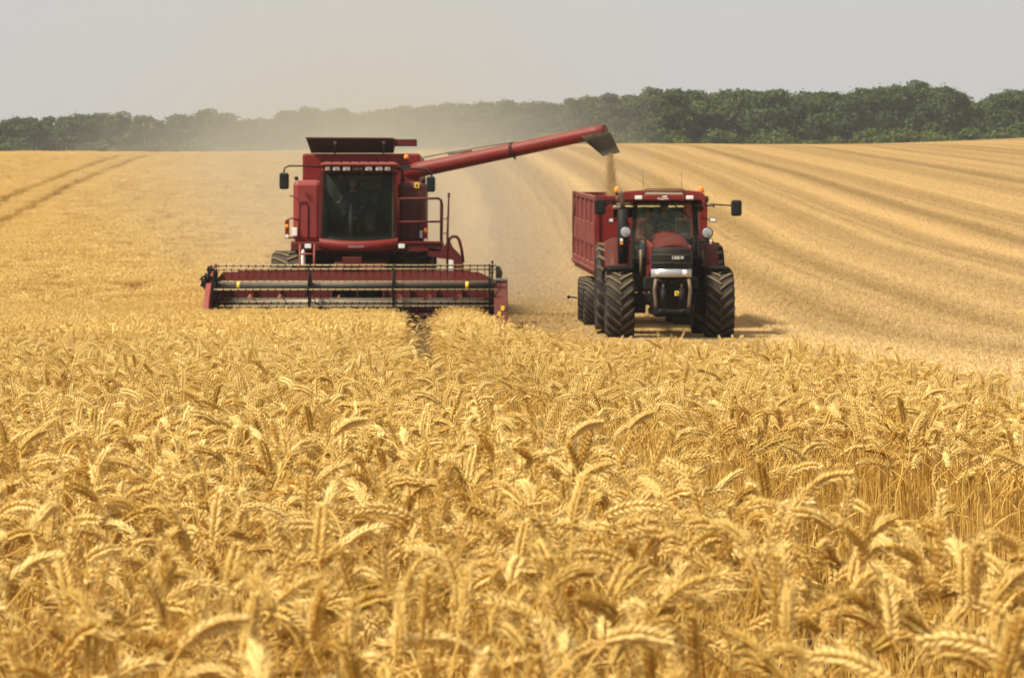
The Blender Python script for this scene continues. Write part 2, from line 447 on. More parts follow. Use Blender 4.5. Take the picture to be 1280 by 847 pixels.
def stalk(R, lod, H=None, base=(0, 0), split=False):
    """one wheat stalk: returns Geo objects (stem, ear, leaf). lod 0 near .. 3 far"""
    H = H if H else R.gauss(.650, .030)
    yaw = R.uniform(0, 2*math.pi); ca, sa = math.cos(yaw), math.sin(yaw)
    kind = R.random()
    if kind < .16: a0, a1 = R.uniform(.05, .35), R.uniform(.3, .7)
    elif kind < .60: a0, a1 = R.uniform(.5, 1.0), R.uniform(1.2, 1.9)
    else: a0, a1 = R.uniform(1.0, 1.5), R.uniform(1.9, 2.6)
    lean = R.gauss(.03, .05) if R.random() < .88 else R.uniform(.18, .50)
    EL = R.uniform(.050, .088); fat = R.uniform(.70, 1.02)
    NL = .10 + .05*a0                                     # bending neck length
    ns = {0: 7, 1: 6, 2: 4, 3: 3}[lod]
    pts = []; x = 0; z = 0
    # straight part then neck, height fixed so that the top of the arch is near H
    straight = H - NL*.75 - (.02 if a0 > .9 else EL*.55*math.cos(a0))
    kx = R.uniform(-.02, .02)
    for i in range(3): 
        t = i/2; pts.append((math.sin(lean)*straight*t + kx*math.sin(t*3.1), straight*t))
    x, z = pts[-1]; ang = lean
    for i in range(ns):
        ang = lean + (a0-lean)*((i+1)/ns)**1.4
        x += math.sin(ang)*NL/ns; z += math.cos(ang)*NL/ns; pts.append((x, z))
    spine = [(x, z)]; ke = {0: 20, 1: 16, 2: 9, 3: 3}[lod]
    angs = [ang]
    for i in range(ke):
        ang = a0 + (a1-a0)*((i+1)/ke)
        x += math.sin(ang)*EL/ke; z += math.cos(ang)*EL/ke; spine.append((x, z)); angs.append(ang)
    def to3(p, dy=0.0): return np.array([base[0]+p[0]*ca-dy*sa, base[1]+p[0]*sa+dy*ca, p[1]])
    gs = Geo(); ge = Geo(); gl = Geo(); gs.tone = ge.tone = gl.tone = R.random()
    side_wob = R.gauss(0, .02)
    P = np.array([to3(p, side_wob*math.sin(i*.7)) for i, p in enumerate(pts)])
    dlast = P[-1]-to3(pts[-1])
    r0 = {0: .0016, 1: .0017, 2: .0021, 3: .0035}[lod]
    V, F = ring_tube(P, np.linspace(r0, r0*.62, len(P)), {0: 6, 1: 4, 2: 3, 3: 3}[lod]); gs.add(V, F, 0)
    SP = np.array([to3(p) for p in spine]) + dlast
    T = np.gradient(SP, axis=0); T /= np.linalg.norm(T, axis=1)[:, None]
    tw = R.uniform(0, math.pi)
    ydir = np.array([-sa, ca, 0.0])
    for i in range(ke+1):
        t = T[i]; n0 = np.cross(t, ydir); n0 /= np.linalg.norm(n0)+1e-9
        th = tw + .25*i/ke; n1 = n0*math.cos(th)+ydir*math.sin(th); b1 = np.cross(t, n1)
        s = 1 if i % 2 else -1
        env = .72 + .28*math.sin(math.pi*min(1, (i+1.5)/(ke+1)))
        if lod == 0:
            for q in (-1, 0, 1):
                ax = t*1.0 + n1*s*(.52 if q else .78) + b1*q*.42 + np.array([R.gauss(0, .11), R.gauss(0, .11), R.gauss(0, .11)])
                bse = SP[i] + n1*s*.0012 + b1*q*.0012 + t*(.0015 if q == 0 else 0)
                if R.random() < .22:       # thin bristle
                    aw = ax/np.linalg.norm(ax); La = R.uniform(.008, .018); V, F = ring_tube(np.array([bse+aw*.012, bse+aw*(.014+La*.5)+t*.001, bse+aw*(.014+La)+t*.004]), [.0005, .0004, .0002], 3); ge.add(V, F, 1)
                V, F = floret(bse, ax, b1, (.0172 if q else .0155)*env*R.uniform(.9, 1.15), .0027*env*fat, 6, PROF_HI); ge.add(V, F, 1)
        elif lod == 1:
            for q in (-1, 1):
                ax = t*1.0 + n1*s*.62 + b1*q*.40 + np.array([R.gauss(0, .06), R.gauss(0, .06), R.gauss(0, .06)])
                V, F = floret(SP[i] + b1*q*.001, ax, b1, (.0165)*env, .0031*env*fat, 4, PROF_MD); ge.add(V, F, 1)
        elif lod == 2:
            ax = t + n1*s*.5
            V, F = floret(SP[i], ax, b1, .020*env, .0055*env, 3, [(.4, 1.0)]); ge.add(V, F, 1)
    if lod == 3:
        V, F = ring_tube(SP, np.array([.006, .009, .008, .002]), 3); ge.add(V, F, 1)
    if lod == 0:      # bare tip spikelet
        for q in (-1, 1):
            V, F = floret(SP[-1], T[-1]+ydir*.2*q, ydir, .013, .0026, 6, PROF_HI); ge.add(V, F, 1)
    nl = {0: 2, 1: 2, 2: 1, 3: 0}[lod] if not split else 1
    for _ in range(nl):
        if R.random() < (.75 if lod < 2 else .5):
            h0 = R.uniform(.45, .88)*straight; L = R.uniform(.08, .20); w = R.uniform(.0018, .0036); az = R.uniform(0, 6.283)
            e = R.uniform(.1, .9); bend = R.uniform(.6, 2.4); k = 7 if lod == 0 else 4; p = to3((math.sin(lean)*h0, h0)).copy()
            rows = []; twist = R.uniform(-2, 2)
            for i in range(k+1):
                t = i/k; an = e + bend*t; rows.append((p.copy(), w*math.sin(math.pi*(.12+.88*t))**.5*(1-t*.4)+.0004, twist*t))
                p = p + np.array([math.cos(az)*math.sin(an), math.sin(az)*math.sin(an), math.cos(an)])*L/k
            V = []
            for (c, ww, tt) in rows:
                sd_ = np.array([-math.sin(az)*math.cos(tt), math.cos(az)*math.cos(tt), math.sin(tt)]); V += [c-sd_*ww, c+sd_*ww]
            F = [(2*i, 2*i+1, 2*i+3, 2*i+2) for i in range(k)]; gl.add(V, F, 2)
    return gs, ge, gl
def merge(dst, g):
    if g.n:
        dst.v += g.v; dst.t += g.t; dst.f += [tuple(i+dst.n for i in q) for q in g.f]; dst.mi += g.mi; dst.n += g.n
def clump_mesh(name, lod, radius, density, seed, square=False):
    R = random.Random(seed); G = Geo(); cnt = int(density*(math.pi*radius**2 if not square else 4*radius*radius))
    for _ in range(cnt):
        if square: b = (R.uniform(-radius, radius), R.uniform(-radius, radius))
        else:
            rr = radius*math.sqrt(R.random()); a = R.uniform(0, 6.283); b = (rr*math.cos(a), rr*math.sin(a))
        for g in stalk(R, lod, base=b): merge(G, g)
        if lod < 3 and R.random() < (.30 if lod < 2 else .12):      # bare and broken straws, some standing over the ears
            a = R.uniform(0, 6.283); ln = abs(R.gauss(0, .30)); L = R.uniform(.45, .74); g2 = Geo(); g2.tone = R.random()*.75
            t_ = np.linspace(0, 1, 4)[:, None]; dr = np.array([math.cos(a)*math.sin(ln), math.sin(a)*math.sin(ln), math.cos(ln)])
            P = np.array([b[0], b[1], 0])*1.0 + t_*L*dr + (t_**2)*np.array([R.gauss(0, .02), R.gauss(0, .02), 0])
            V, F = ring_tube(P, np.linspace(.0018, .0012, 4)*(1 if lod < 2 else 1.5), 4); g2.add(V, F, 0); merge(G, g2)
    return G.mesh(name, [STEM, EAR, LEAFW], smooth=lod < 2)

def scatter_object(name, variants, pts, mats):
    """pts: array rows x,y,z,rx,ry,rz,scale,variant -> one object of instances"""
    me = bpy.data.meshes.new(name); me.from_pydata([tuple(p[:3]) for p in pts], [], [])
    a = me.attributes.new('rot', 'FLOAT_VECTOR', 'POINT'); a.data.foreach_set('vector', np.asarray(pts[:, 3:6], np.float32).ravel())
    a = me.attributes.new('scl', 'FLOAT', 'POINT'); a.data.foreach_set('value', np.asarray(pts[:, 6], np.float32))
    a = me.attributes.new('var', 'INT', 'POINT'); a.data.foreach_set('value', np.asarray(pts[:, 7], np.int32))
    for m in mats: me.materials.append(m)
    o = bpy.data.objects.new(name, me); COL.objects.link(o)
    g = bpy.data.node_groups.new(name, 'GeometryNodeTree')
    g.interface.new_socket('Geometry', in_out='INPUT', socket_type='NodeSocketGeometry')
    g.interface.new_socket('Geometry', in_out='OUTPUT', socket_type='NodeSocketGeometry')
    N = g.nodes; L = g.links
    gi = N.new('NodeGroupInput'); go = N.new('NodeGroupOutput'); jn = N.new('GeometryNodeJoinGeometry')
    def attr(nm, t):
        x = N.new('GeometryNodeInputNamedAttribute'); x.data_type = t; x.inputs['Name'].default_value = nm; return x.outputs['Attribute']
    rot = attr('rot', 'FLOAT_VECTOR'); scl = attr('scl', 'FLOAT'); var = attr('var', 'INT')
    e2r = N.new('FunctionNodeEulerToRotation'); L.new(rot, e2r.inputs[0])
    for k, vm in enumerate(variants):
        src = bpy.data.objects.new(name+'_source', vm)
        oi = N.new('GeometryNodeObjectInfo'); oi.inputs['Object'].default_value = src; oi.inputs['As Instance'].default_value = False
        cmp = N.new('FunctionNodeCompare'); cmp.data_type = 'INT'; cmp.operation = 'EQUAL'
        L.new(var, cmp.inputs[2]); cmp.inputs[3].default_value = k
        ip = N.new('GeometryNodeInstanceOnPoints')
        L.new(gi.outputs[0], ip.inputs['Points']); L.new(cmp.outputs[0], ip.inputs['Selection'])
        L.new(oi.outputs['Geometry'], ip.inputs['Instance']); L.new(e2r.outputs[0], ip.inputs['Rotation']); L.new(scl, ip.inputs['Scale'])
        L.new(ip.outputs[0], jn.inputs[0])
    L.new(jn.outputs[0], go.inputs[0])
    md = o.modifiers.new('scatter', 'NODES'); md.node_group = g
    return o
def slope_rot(x, y, yaw):
    dzx = (gz(x+.5, y)-gz(x-.5, y)); dzy = (gz(x, y+.5)-gz(x, y-.5))
    nrm = Vector((-dzx, -dzy, 1)).normalized()
    q = Vector((0, 0, 1)).rotation_difference(nrm)
    e = (q.to_matrix() @ Matrix.Rotation(yaw, 3, 'Z')).to_euler()
    return e.x, e.y, e.z

# the 300 stalks nearest to the lens, each a thing of its own
R1 = random.Random(21)
def make_stalk_proto(seed):
    R = random.Random(seed)
    gs, ge, gl = stalk(R, 0, split=True)
    return (gs.mesh('stem', [STEM]), ge.mesh('ear', [EAR, EAR]), gl.mesh('leaf', [LEAFW, LEAFW, LEAFW]) if gl.n else None)
protos = [make_stalk_proto(100+i) for i in range(28)]
NEAR0, NEAR1 = 2.60, 3.30
cand = []
while len(cand) < 300:
    d = math.sqrt(R1.uniform(NEAR0**2, NEAR1**2)); x = R1.uniform(-.195, .195)*d
    if in_wheat(x, d): cand.append((x, d))
for i, (x, d) in enumerate(cand):
    st, er, lf = protos[i % len(protos)]
    root = empty('wheat_stalk', (x, d, gz(x, d)), 'golden ripe wheat stalk with a heavy ear, close up in the front of the crop', 'wheat stalk', 'wheat stalks closest in front')
    root.rotation_euler = (R1.gauss(0, .06), R1.gauss(0, .06), R1.uniform(0, 6.283)); s = R1.gauss(1.0, .045); root.scale = (s, s, s)
    root.empty_display_size = .05
    for nm, me in (('stem', st), ('ear', er), ('leaf', lf)):
        if me:
            o = bpy.data.objects.new(nm, me); COL.objects.link(o); o.parent = root

variants = []; pts = []
def addvars(n, *a):
    base = len(variants)
    for i in range(n): variants.append(clump_mesh('wheat_clump', a[0], a[1], a[2], 500+base*17+i))
    return base, n
V0 = addvars(12, 0, .12, 285)
V1 = addvars(9, 1, .17, 300)
V2 = addvars(7, 2, .33, 300)
V3 = addvars(6, 3, .70, 125)
def fill(y0, y1, x_lo, x_hi, step, vs, margin, jit=.5, srange=(.96, 1.04)):
    base, n = vs
    for y in np.arange(y0, y1, step):
        lo, hi = x_lo(y), x_hi(y)
        for x in np.arange(lo, hi, step):
            xx = x + rng.uniform(-jit, jit)*step; yy = y + rng.uniform(-jit, jit)*step
            if yy < y0-.1 or not in_wheat(xx, yy, margin): continue
            if math.hypot(0, 0) == 0 and NEAR0 <= yy <= NEAR1 and abs(xx) < .20*yy: continue
            rx, ry, rz = slope_rot(xx, yy, rng.uniform(0, 6.283))
            # slow undulation of crop height
            hs = 1 + .025*math.sin(xx*1.3+yy*.35) + .02*math.sin(xx*.5-yy*.9)
            pts.append((xx, yy, gz(xx, yy), rx, ry, rz, rng.uniform(*srange)*hs*float(np.interp(yy, [0, 12, 24, 45, 57, 61, 80], [1, 1, .93, .80, .70, .70, .80])), base+rng.integers(n)))
fill(2.0, 8.0, lambda y: -.2*y-1.5, lambda y: .2*y+1.5, .20, V0, .06)
fill(8.0, 22.0, lambda y: -.2*y-1.6, lambda y: .2*y+1.6, .29, V1, .13)
fill(22.0, 64.0, lambda y: -.2*y-2.0, lambda y: .2*y+1.2, .50, V2, .24)
fill(64.0, 268.0, lambda y: -.2*y-4, lambda y: -6, .92, V3, .62, srange=(.975, 1.025))
tlx = lambda y: -23.6-0.105*(y-130)+0.00035*(y-130)**2
fill(90.0, 264.0, lambda y: tlx(y)-4.4, lambda y: tlx(y)+2.2, .55, V2, .22, srange=(.975, 1.025))
fill(64.0, 264.0, lambda y: -6.85-.041*(y-61)-1.6, lambda y: -6.85-.041*(y-61), .55, V2, .1, srange=(.975, 1.025))
# a few taller heads standing over the crop's edge
crop = scatter_object('wheat_crop', variants, np.array(pts), [STEM, EAR, LEAFW])
tag(crop, 'ripe golden standing wheat filling the front of the field and the rise on the left', 'wheat crop', kind='stuff')

# stubble on the cut ground
def stubble_mesh(seed, half, rows, per):
    R = random.Random(seed); G = Geo()
    for i in range(rows):
        x = -half + (i+.5)*2*half/rows
        for j in range(per):
            y = R.uniform(-half, half); xx = x + R.gauss(0, .015); h = R.uniform(.06, .14); w = R.uniform(.003, .006)
            a = R.uniform(-.4, .4); l = R.gauss(0, .18); ly = R.gauss(0, .18); sx, sy = math.cos(a)*w, math.sin(a)*w
            G.add([(xx-sx, y-sy, 0), (xx+sx, y+sy, 0), (xx+sx+l*h, y+sy+ly*h, h), (xx-sx+l*h, y-sy+ly*h, h)], [(0, 1, 2, 3)], 0)
    for _ in range(rows*per//3):
        x, y = R.uniform(-half, half), R.uniform(-half, half); a = R.uniform(0, 6.28); L = R.uniform(.08, .25); z0, z1 = R.uniform(.01, .10), R.uniform(.01, .12)
        dx, dy = math.cos(a)*L/2, math.sin(a)*L/2; w = .004
        G.add([(x-dx, y-dy, z0), (x+dx, y+dy, z1), (x+dx-dy*w/L, y+dy+dx*w/L, z1+w*2), (x-dx, y-dy, z0+w*2)], [(0, 1, 2, 3)], 0)
    return G.mesh('stubble_patch', [STUB_M], smooth=False)
sv = [stubble_mesh(900+i, .56, 9, 34) for i in range(6)] + [stubble_mesh(950+i, 1.1, 17, 58) for i in range(4)]
sp = []
for y in np.arange(1, 110, 1.0):
    for x in np.arange(-8, .2*y+4.5, 1.0):
        e = float(np.interp(y, EDGE_D, EDGE_X)) if y < 60.6 else -6.7-.041*(y-61)
        if x < e+.45: continue
        if 60.0 < y < 62.4 and x < .1: continue
        if 44 < y < 67 and 1.0 < x < 5.2:
            for ox in (-.27, .27):
                for oy in (-.27, .27):
                    rx, ry, rz = slope_rot(x+ox, y+oy, rng.uniform(-.2, .2)); sp.append((x+ox, y+oy, gz(x+ox, y+oy), rx, ry, rz, .5, rng.integers(6)))
            continue
        rx, ry, rz = slope_rot(x, y, .035 + (math.pi if rng.random() < .5 else 0)); sp.append((x+rng.uniform(-.1, .1), y, gz(x, y), rx, ry, rz, rng.uniform(.9, 1.1), rng.integers(6)))
for y in np.arange(110, 268, 2.0):
    for x in np.arange(-18, .2*y+6, 2.0):
        if x < -6.2-.041*(y-61): continue
        rx, ry, rz = slope_rot(x, y, .035 + (math.pi if rng.random() < .5 else 0)); sp.append((x, y, gz(x, y), rx, ry, rz, 1.0, 6+rng.integers(4)))
stb = scatter_object('stubble', sv, np.array(sp), [STUB_M])
tag(stb, 'short pale cut stubble and loose straw on the harvested ground', 'stubble', kind='stuff')

# ------------------------------------------------------------------ tyres
def tyre(R, w, c, n=20, lugh=.045, dusty=None):
    """tyre of axis X centred at c with chevron lugs; V pointing down when seen from the front"""
    b = MB(); rb = R-lugh; rr = R*.56
    prof = [(-w*.40, rr), (-w*.48, rr+.05), (-w*.5, rb-.16), (-w*.485, rb-.05), (-w*.40, rb-.012), (-w*.2, rb), (0, rb+.004), (w*.2, rb), (w*.40, rb-.012), (w*.485, rb-.05), (w*.5, rb-.16), (w*.48, rr+.05), (w*.40, rr)]
    b.m(0).lathe(prof, c, 'X', 64)
    b.m(1)
    pitch = 2*math.pi/n; lw = .032*R/.66
    for s in (-1, 1):
        for k in range(n):
            a0 = k*pitch + (pitch/2 if s > 0 else 0); K = 6; rows = []
            for i in range(K+1):
                t = i/K; x = s*(-.02*w + (w*.52)*t); ang = a0 + (.40*t)*(.62/R)*1.05 ; ang_ = ang
                rt = R - .012*t*t - (.05 if i == K else 0)*R/.66
                rbse = rb - .03 - .05*t*t
                hw = lw*(1.1-.1*t)/R
                # wheel rotates in the Y-Z plane; front (towards -Y) must show V: outer end higher
                row = []
                for (rad, da) in ((rbse, -hw*1.25), (rt, -hw*.85), (rt, hw*.85), (rbse, hw*1.25)):
                    th = ang_ + da; row.append(Vector((x, -rad*math.cos(th), rad*math.sin(th))) + Vector(c))
                rows.append(row)
            b.grid(rows, smooth=False)
            for row in (rows[0], rows[-1]):
                vs = [b.bm.verts.new(p) for p in row]; f = b.bm.faces.new(vs); f.material_index = 1
    return b
def wheel(parent, R, w, c, rimmat, n=20, name='wheel', hub_out=1):
    # part: wheel > tyre, rim
    hb = MB().lathe([(-w*.2, R*.22), (-w*.2, .001), (w*.2, .001), (w*.2, R*.22)], c, 'X', 24).build(name, BLK2, parent)
    tyre(R, w, c, n).build('tyre', [RUB, LUG], hb)
    s = hub_out; rr = R*.57
    rim = MB().lathe([(-w*.42, rr), (-w*.40, rr*.93), (-s*w*.02, rr*.85), (s*w*.05, rr*.5), (s*w*.18, rr*.42), (s*w*.18, .01)] if s > 0 else
                     [(w*.42, rr), (w*.40, rr*.93), (w*.02, rr*.85), (-w*.05, rr*.5), (-w*.18, rr*.42), (-w*.18, .01)], c, 'X', 32)
    rim.lathe([(w*.40, rr*.93), (w*.42, rr), (w*.40, rr*1.0), (-w*.40, rr*1.0)], c, 'X', 32)
    rim.build('rim', rimmat, hb)
    return hb

# ------------------------------------------------------------------ people (seated)
SKIN = painted('skin', (.42, .22, .14), .5, .0); HAIR = painted('brown hair', (.05, .03, .018), .8, .0)
def person(loc, scale, label, shirt, trousers, hands, cap=None, turn=0.0, head_turn=0.0):
    """seated figure facing -Y; loc = seat point; hands: two (x,y,z) targets relative to the seat"""
    V = []; E = []; Rr = []
    def v(p, r): V.append(Vector(p)); Rr.append(r); return len(V)-1
    pel = v((0, 0, .10), .15); wa = v((0, -.01, .26), .135); ch = v((0, -.02, .42), .155); sh = v((0, -.01, .52), .12); nk = v((0, -.02, .60), .058); nk2 = v((0, -.035, .66), .055)
    for a, b_ in ((pel, wa), (wa, ch), (ch, sh), (sh, nk), (nk, nk2)): E.append((a, b_))
    wr = []
    for s, h in zip((-1, 1), hands):
        S_ = Vector((s*.185, -.01, .50)); Hh = Vector(h); mid = (S_+Hh)/2 + Vector((s*.10, .02, -.13))
        a = v(S_, .062); e = v(mid, .045); w_ = v(Hh, .028); E += [(sh, a), (a, e), (e, w_)]
        d = (Hh-mid).normalized(); pm = v(Hh+d*.05, .035); E.append((w_, pm)); wr.append((pm, Hh+d*.05, d, s))
        hp = v((s*.10, -.03, .07), .095); kn = v((s*.16, -.46, .12), .065); an = v((s*.15, -.56, -.30), .045); ft = v((s*.16, -.72, -.36), .038)
        E += [(pel, hp), (hp, kn), (kn, an), (an, ft)]
    for pm, c, d, s in wr:     # five fingers, curled over what the hand holds
        sidev = Vector((s, 0, 0)) if abs(d.x) < .9 else Vector((0, 1, 0)); sidev = (sidev - d*sidev.dot(d)).normalized(); dn = d.cross(sidev); dn = -dn if dn.z > 0 else dn
        for q, L in ((-1.5, .055), (-.5, .065), (.5, .06), (1.5, .048)):
            a = v(c + sidev*q*.019 + d*.035, .0095); b2 = v(c + sidev*q*.020 + d*(.035+L*.5) + dn*.01, .009); c2 = v(c + sidev*q*.020 + d*(.03+L*.6) + dn*.04, .0075)
            E += [(pm, a), (a, b2), (b2, c2)]
        a = v(c - sidev*.04 + d*.005 + dn*.01, .011); b2 = v(c - sidev*.05 + d*.04 + dn*.03, .009); E += [(pm, a), (a, b2)]
    me = bpy.data.meshes.new('person'); me.from_pydata([tuple(p) for p in V], E, []); o = bpy.data.objects.new('person', me); COL.objects.link(o)
    md = o.modifiers.new('s', 'SKIN'); lay = me.skin_vertices[0]
    for i, r in enumerate(Rr): lay.data[i].radius = (r, r*(.72 if i in (wa, ch, sh, pel) else 1)); lay.data[i].use_root = (i == pel)
    sb = o.modifiers.new('d', 'SUBSURF'); sb.levels = 1; sb.render_levels = 1
    dg = bpy.context.evaluated_depsgraph_get(); me2 = bpy.data.meshes.new_from_object(o.evaluated_get(dg)); bpy.data.objects.remove(o)
    bm = bmesh.new(); bm.from_mesh(me2)
    wrists = [Vector(h) for h in hands]
    for f in bm.faces:
        c = f.calc_center_median(); f.smooth = True
        isl = c.z > .585 or any((c-w_).length < .12 and (c-w_).dot(Vector((0, -1, 0))) > -.01 for w_ in wrists)
        f.material_index = 2 if isl else (1 if c.z < .17 and abs(c.x) < .35 and not (c.y < -.25 and c.z > .2) else 0)
    # head with brow, nose, chin, ears
    hb = MB(); hb.bm.free(); hb.bm = bm; hb.mi = 2
    Hc = Vector((0, -.05, .765)); b = bmesh.new(); bmesh.ops.create_uvsphere(b, u_segments=20, v_segments=16, radius=1)
    for w_ in b.verts:
        x, y, z = w_.co; k = 1-.22*max(0, -z)**1.5
        w_.co = Vector((x*.076*k, y*.095*k-.006*max(0, -z), z*.118))
        if y < -.7 and abs(x) < .22 and -.32 < z < .22: w_.co.y -= .020*(1-abs(z+.1)*2.4) if abs(z+.1) < .4 else 0
        if y < -.55 and .05 < z < .25 and .22 < abs(x) < .6: w_.co.y += .007
    for w_ in b.verts: w_.co = Matrix.Rotation(head_turn, 3, 'Z') @ w_.co + Hc
    hb._take(b, True)
    Rt = Matrix.Rotation(head_turn, 3, 'Z')
    for s in (-1, 1): hb.ell(Hc+Rt@Vector((s*.078, 0, -.005)), .010, .020, .031, 8, 6)
    for s in (-1, 1): hb.m(3).ell(Hc+Rt@Vector((s*.031, -.083, .012)), .012, .006, .007, 8, 6)
    hb.m(4).ell(Hc+Rt@Vector((0, -.088, -.055)), .024, .006, .006, 8, 6)
    bmesh.ops.transform(bm, matrix=Matrix.Translation(loc) @ Matrix.Rotation(turn, 4, 'Z') @ Matrix.Scale(scale, 4), verts=bm.verts)
    EYE = painted('eye', (.05, .04, .03), .2, 0); LIP = painted('lips', (.30, .10, .08), .5, 0)
    root_o = bpy.data.objects.new('person', None)
    me3 = bpy.data.meshes.new('person'); base = Vector(loc); bmesh.ops.translate(bm, verts=bm.verts, vec=-base); bm.to_mesh(me3); bm.free()
    for m_ in (shirt, trousers, SKIN, EYE, LIP): me3.materials.append(m_)
    p = bpy.data.objects.new('person', me3); COL.objects.link(p); p.location = base; bpy.data.objects.remove(root_o)
    tag(p, label, 'person')
    hh = MB(); T4 = Matrix.Translation(loc) @ Matrix.Rotation(turn, 4, 'Z') @ Matrix.Scale(scale, 4)
    if cap:
        hh.ell(Hc+Vector((0, .008, .045)), .086, .104, .085, 20, 12); hh.prism([(-.07, .76+.06), (.07, .76+.06), (.06, .76+.072), (-.06, .76+.072)], -.23, -.11)
        bmesh.ops.transform(hh.bm, matrix=T4, verts=hh.bm.verts); hh.build('cap', cap, p)
    else:
        hh.ell(Hc+Rt@Vector((0, .022, .028)), .086, .094, .106, 20, 12)
        bmesh.ops.transform(hh.bm, matrix=T4, verts=hh.bm.verts); hh.build('hair', HAIR, p)
    return p

# ------------------------------------------------------------------ combine harvester
def make_combine():
    c0 = PX(441, 320, 64.2)
    root = empty('combine_harvester', (c0.x, 64.2, gz(c0.x, 64.2)), 'big red combine harvester cutting wheat with its long unloading auger swung out', 'combine harvester')
    B = lambda: MB()
    # body and grain tank
    b = B(); b.m(0).pbox(378, 192, 525, 300, 65.2, 4.4, .05)
    b.m(0).pbox(384, 255, 518, 330, 66.0, 3.0, .05)
    b.m(1)
    for x in (404, 470, 500): b.pbox(x, 193.5, x+1.2, 228, 65.19, .05)
    b.build('grain_tank', [RED, RED_D], root)
    # rear body: straw hood
    a = PX(400, 215, 68.5); c = PX(505, 330, 68.5)
    MB().prismx([(69.0, c.z), (72.2, c.z-.1), (72.6, a.z-.9), (71.4, a.z), (69.0, a.z)], a.x, c.x, .05).build('straw_hood', RED, root)
    # open tank covers flaring outwards
    t = B(); p = lambda x, y, d: PX(x, y, d)
    t.m(0).hexa([p(389, 191.5, 65.3), p(492, 191.5, 65.3), p(492, 191.5, 65.34), p(389, 191.5, 65.34), p(382.5, 173, 64.9), p(492, 173.5, 64.9), p(492, 173.5, 64.94), p(382.5, 173, 64.94)])
    t.m(1).hexa([p(382, 173.2, 64.88), p(492, 173.7, 64.88), p(492, 173.7, 64.97), p(382, 173.2, 64.97), p(382, 171.6, 64.88), p(492, 172.2, 64.88), p(492, 172.2, 64.97), p(382, 171.6, 64.97)])
    t.m(0)
    t.hexa([p(389, 191.5, 65.3), p(389.8, 191.5, 65.3), p(391.5, 190, 67.8), p(390.9, 190, 67.8), p(382.5, 173, 64.9), p(383.3, 173, 64.9), p(384.5, 172.5, 68.2), p(383.9, 172.5, 68.2)])
    t.hexa([p(491.2, 191.5, 65.3), p(492, 191.5, 65.3), p(490, 190, 67.8), p(489.4, 190, 67.8), p(491.2, 173.5, 64.9), p(492, 173.5, 64.9), p(496, 173.5, 68.2), p(495.2, 173.5, 68.2)])
    t.m(2)
    for x in (418.5, 479.5):
        t.cyl(p(x, 178, 64.97), p(x, 191.5, 65.2), .022, n=8); t.pbox(x-2, 176.5, x+2, 180, 64.9, .06)
    t.build('tank_cover', [painted('weathered dark cover', (.028, .018, .014), .75, .15, spec=.2), RED_D, DKG], root)
    B().m(0).pbox(492, 174, 520.5, 182, 65.6, .5, .01).build('cover_flap', RED_D, root)
    # side panels
    for nm, (x0, x1, y0, y1), mat_ in (('side_panel', (366, 402, 225, 303), RED_P), ('side_panel', (497, 533, 227, 305), painted('dusty shaded maroon paint', (.085, .008, .011), .55, .12, spec=.3))):  # left panel in sunlit red, right in darker red: shading put into colour
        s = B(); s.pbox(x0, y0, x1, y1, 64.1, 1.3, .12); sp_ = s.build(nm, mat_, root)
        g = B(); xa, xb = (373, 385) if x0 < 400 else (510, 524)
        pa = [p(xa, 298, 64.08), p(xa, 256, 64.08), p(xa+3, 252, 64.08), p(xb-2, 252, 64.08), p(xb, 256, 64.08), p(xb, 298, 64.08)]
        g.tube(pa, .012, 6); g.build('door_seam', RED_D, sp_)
    # cab
    cab = B(); cab.m(0)
    for (x, w) in ((401.5, 3.4), (492.6, 3.4)):
        cab.hexa([p(x-w/2-2 if x < 450 else x-w/2+2, 297, 62.9), p(x+w/2-2 if x < 450 else x+w/2+2, 297, 62.9), p(x+w/2-2 if x < 450 else x+w/2+2, 297, 63.0), p(x-w/2-2 if x < 450 else x-w/2+2, 297, 63.0),
                  p(x-w/2+1 if x < 450 else x-w/2, 213, 62.9), p(x+w/2+1 if x < 450 else x+w/2, 213, 62.9), p(x+w/2+1 if x < 450 else x+w/2, 213, 63.0), p(x-w/2+1 if x < 450 else x-w/2, 213, 63.0)])
    cab.m(1).pbox(402, 208, 494, 300, 64.55, .06)
    cab.m(2).pbox(424, 217, 478, 223, 64.53, .02); cab.pbox(450, 228, 476, 236, 64.53, .02)
    cab.m(1).pbox(402, 296, 494, 301, 63.0, 1.6)             # floor
    cab.m(1)
    for x in (402, 492.5):
        cab.pbox(x, 210, x+2.2, 300, 64.5, .12)
    for x in (403.5, 491): cab.pbox(x, 252, x+1.5, 300, 63.1, 1.4)
    # grey-green door posts each side, seen beside the screen
    cab.m(2).hexa([p(400.2, 297, 63.02), p(402.5, 297, 63.02), p(402.5, 297, 63.2), p(400.2, 297, 63.2), p(404.2, 213, 63.02), p(406.5, 213, 63.02), p(406.5, 213, 63.2), p(404.2, 213, 63.2)])
    cab.hexa([p(489.5, 297, 62.97), p(491.8, 297, 62.97), p(491.8, 297, 63.2), p(489.5, 297, 63.2), p(489.8, 213, 62.97), p(492, 213, 62.97), p(492, 213, 63.2), p(489.8, 213, 63.2)])
    cabo = cab.build('cab', [RED_D, INT, painted('olive door frame', (.16, .14, .08), .6, .3)], root)
    # curved windshield: bows forward, bottom edge dips in the middle
    ws = B(); rows = []
    for j in range(9):
        v = j/8; row = []
        for i in range(17):
            u = i/16*2-1; y = 215 + (299+3.5*(1-u*u)-215)*v; d = 62.92 - .09*(1-u*u) - .10*math.sin(v*2.4)
            xl = 404.5-1.8*v; xr = 490.5+.5*v; row.append(p(xl+(xr-xl)*(u+1)/2, y, d))
        rows.append(row)
    ws.grid(rows); bmesh.ops.solidify(ws.bm, geom=list(ws.bm.faces), thickness=.006)
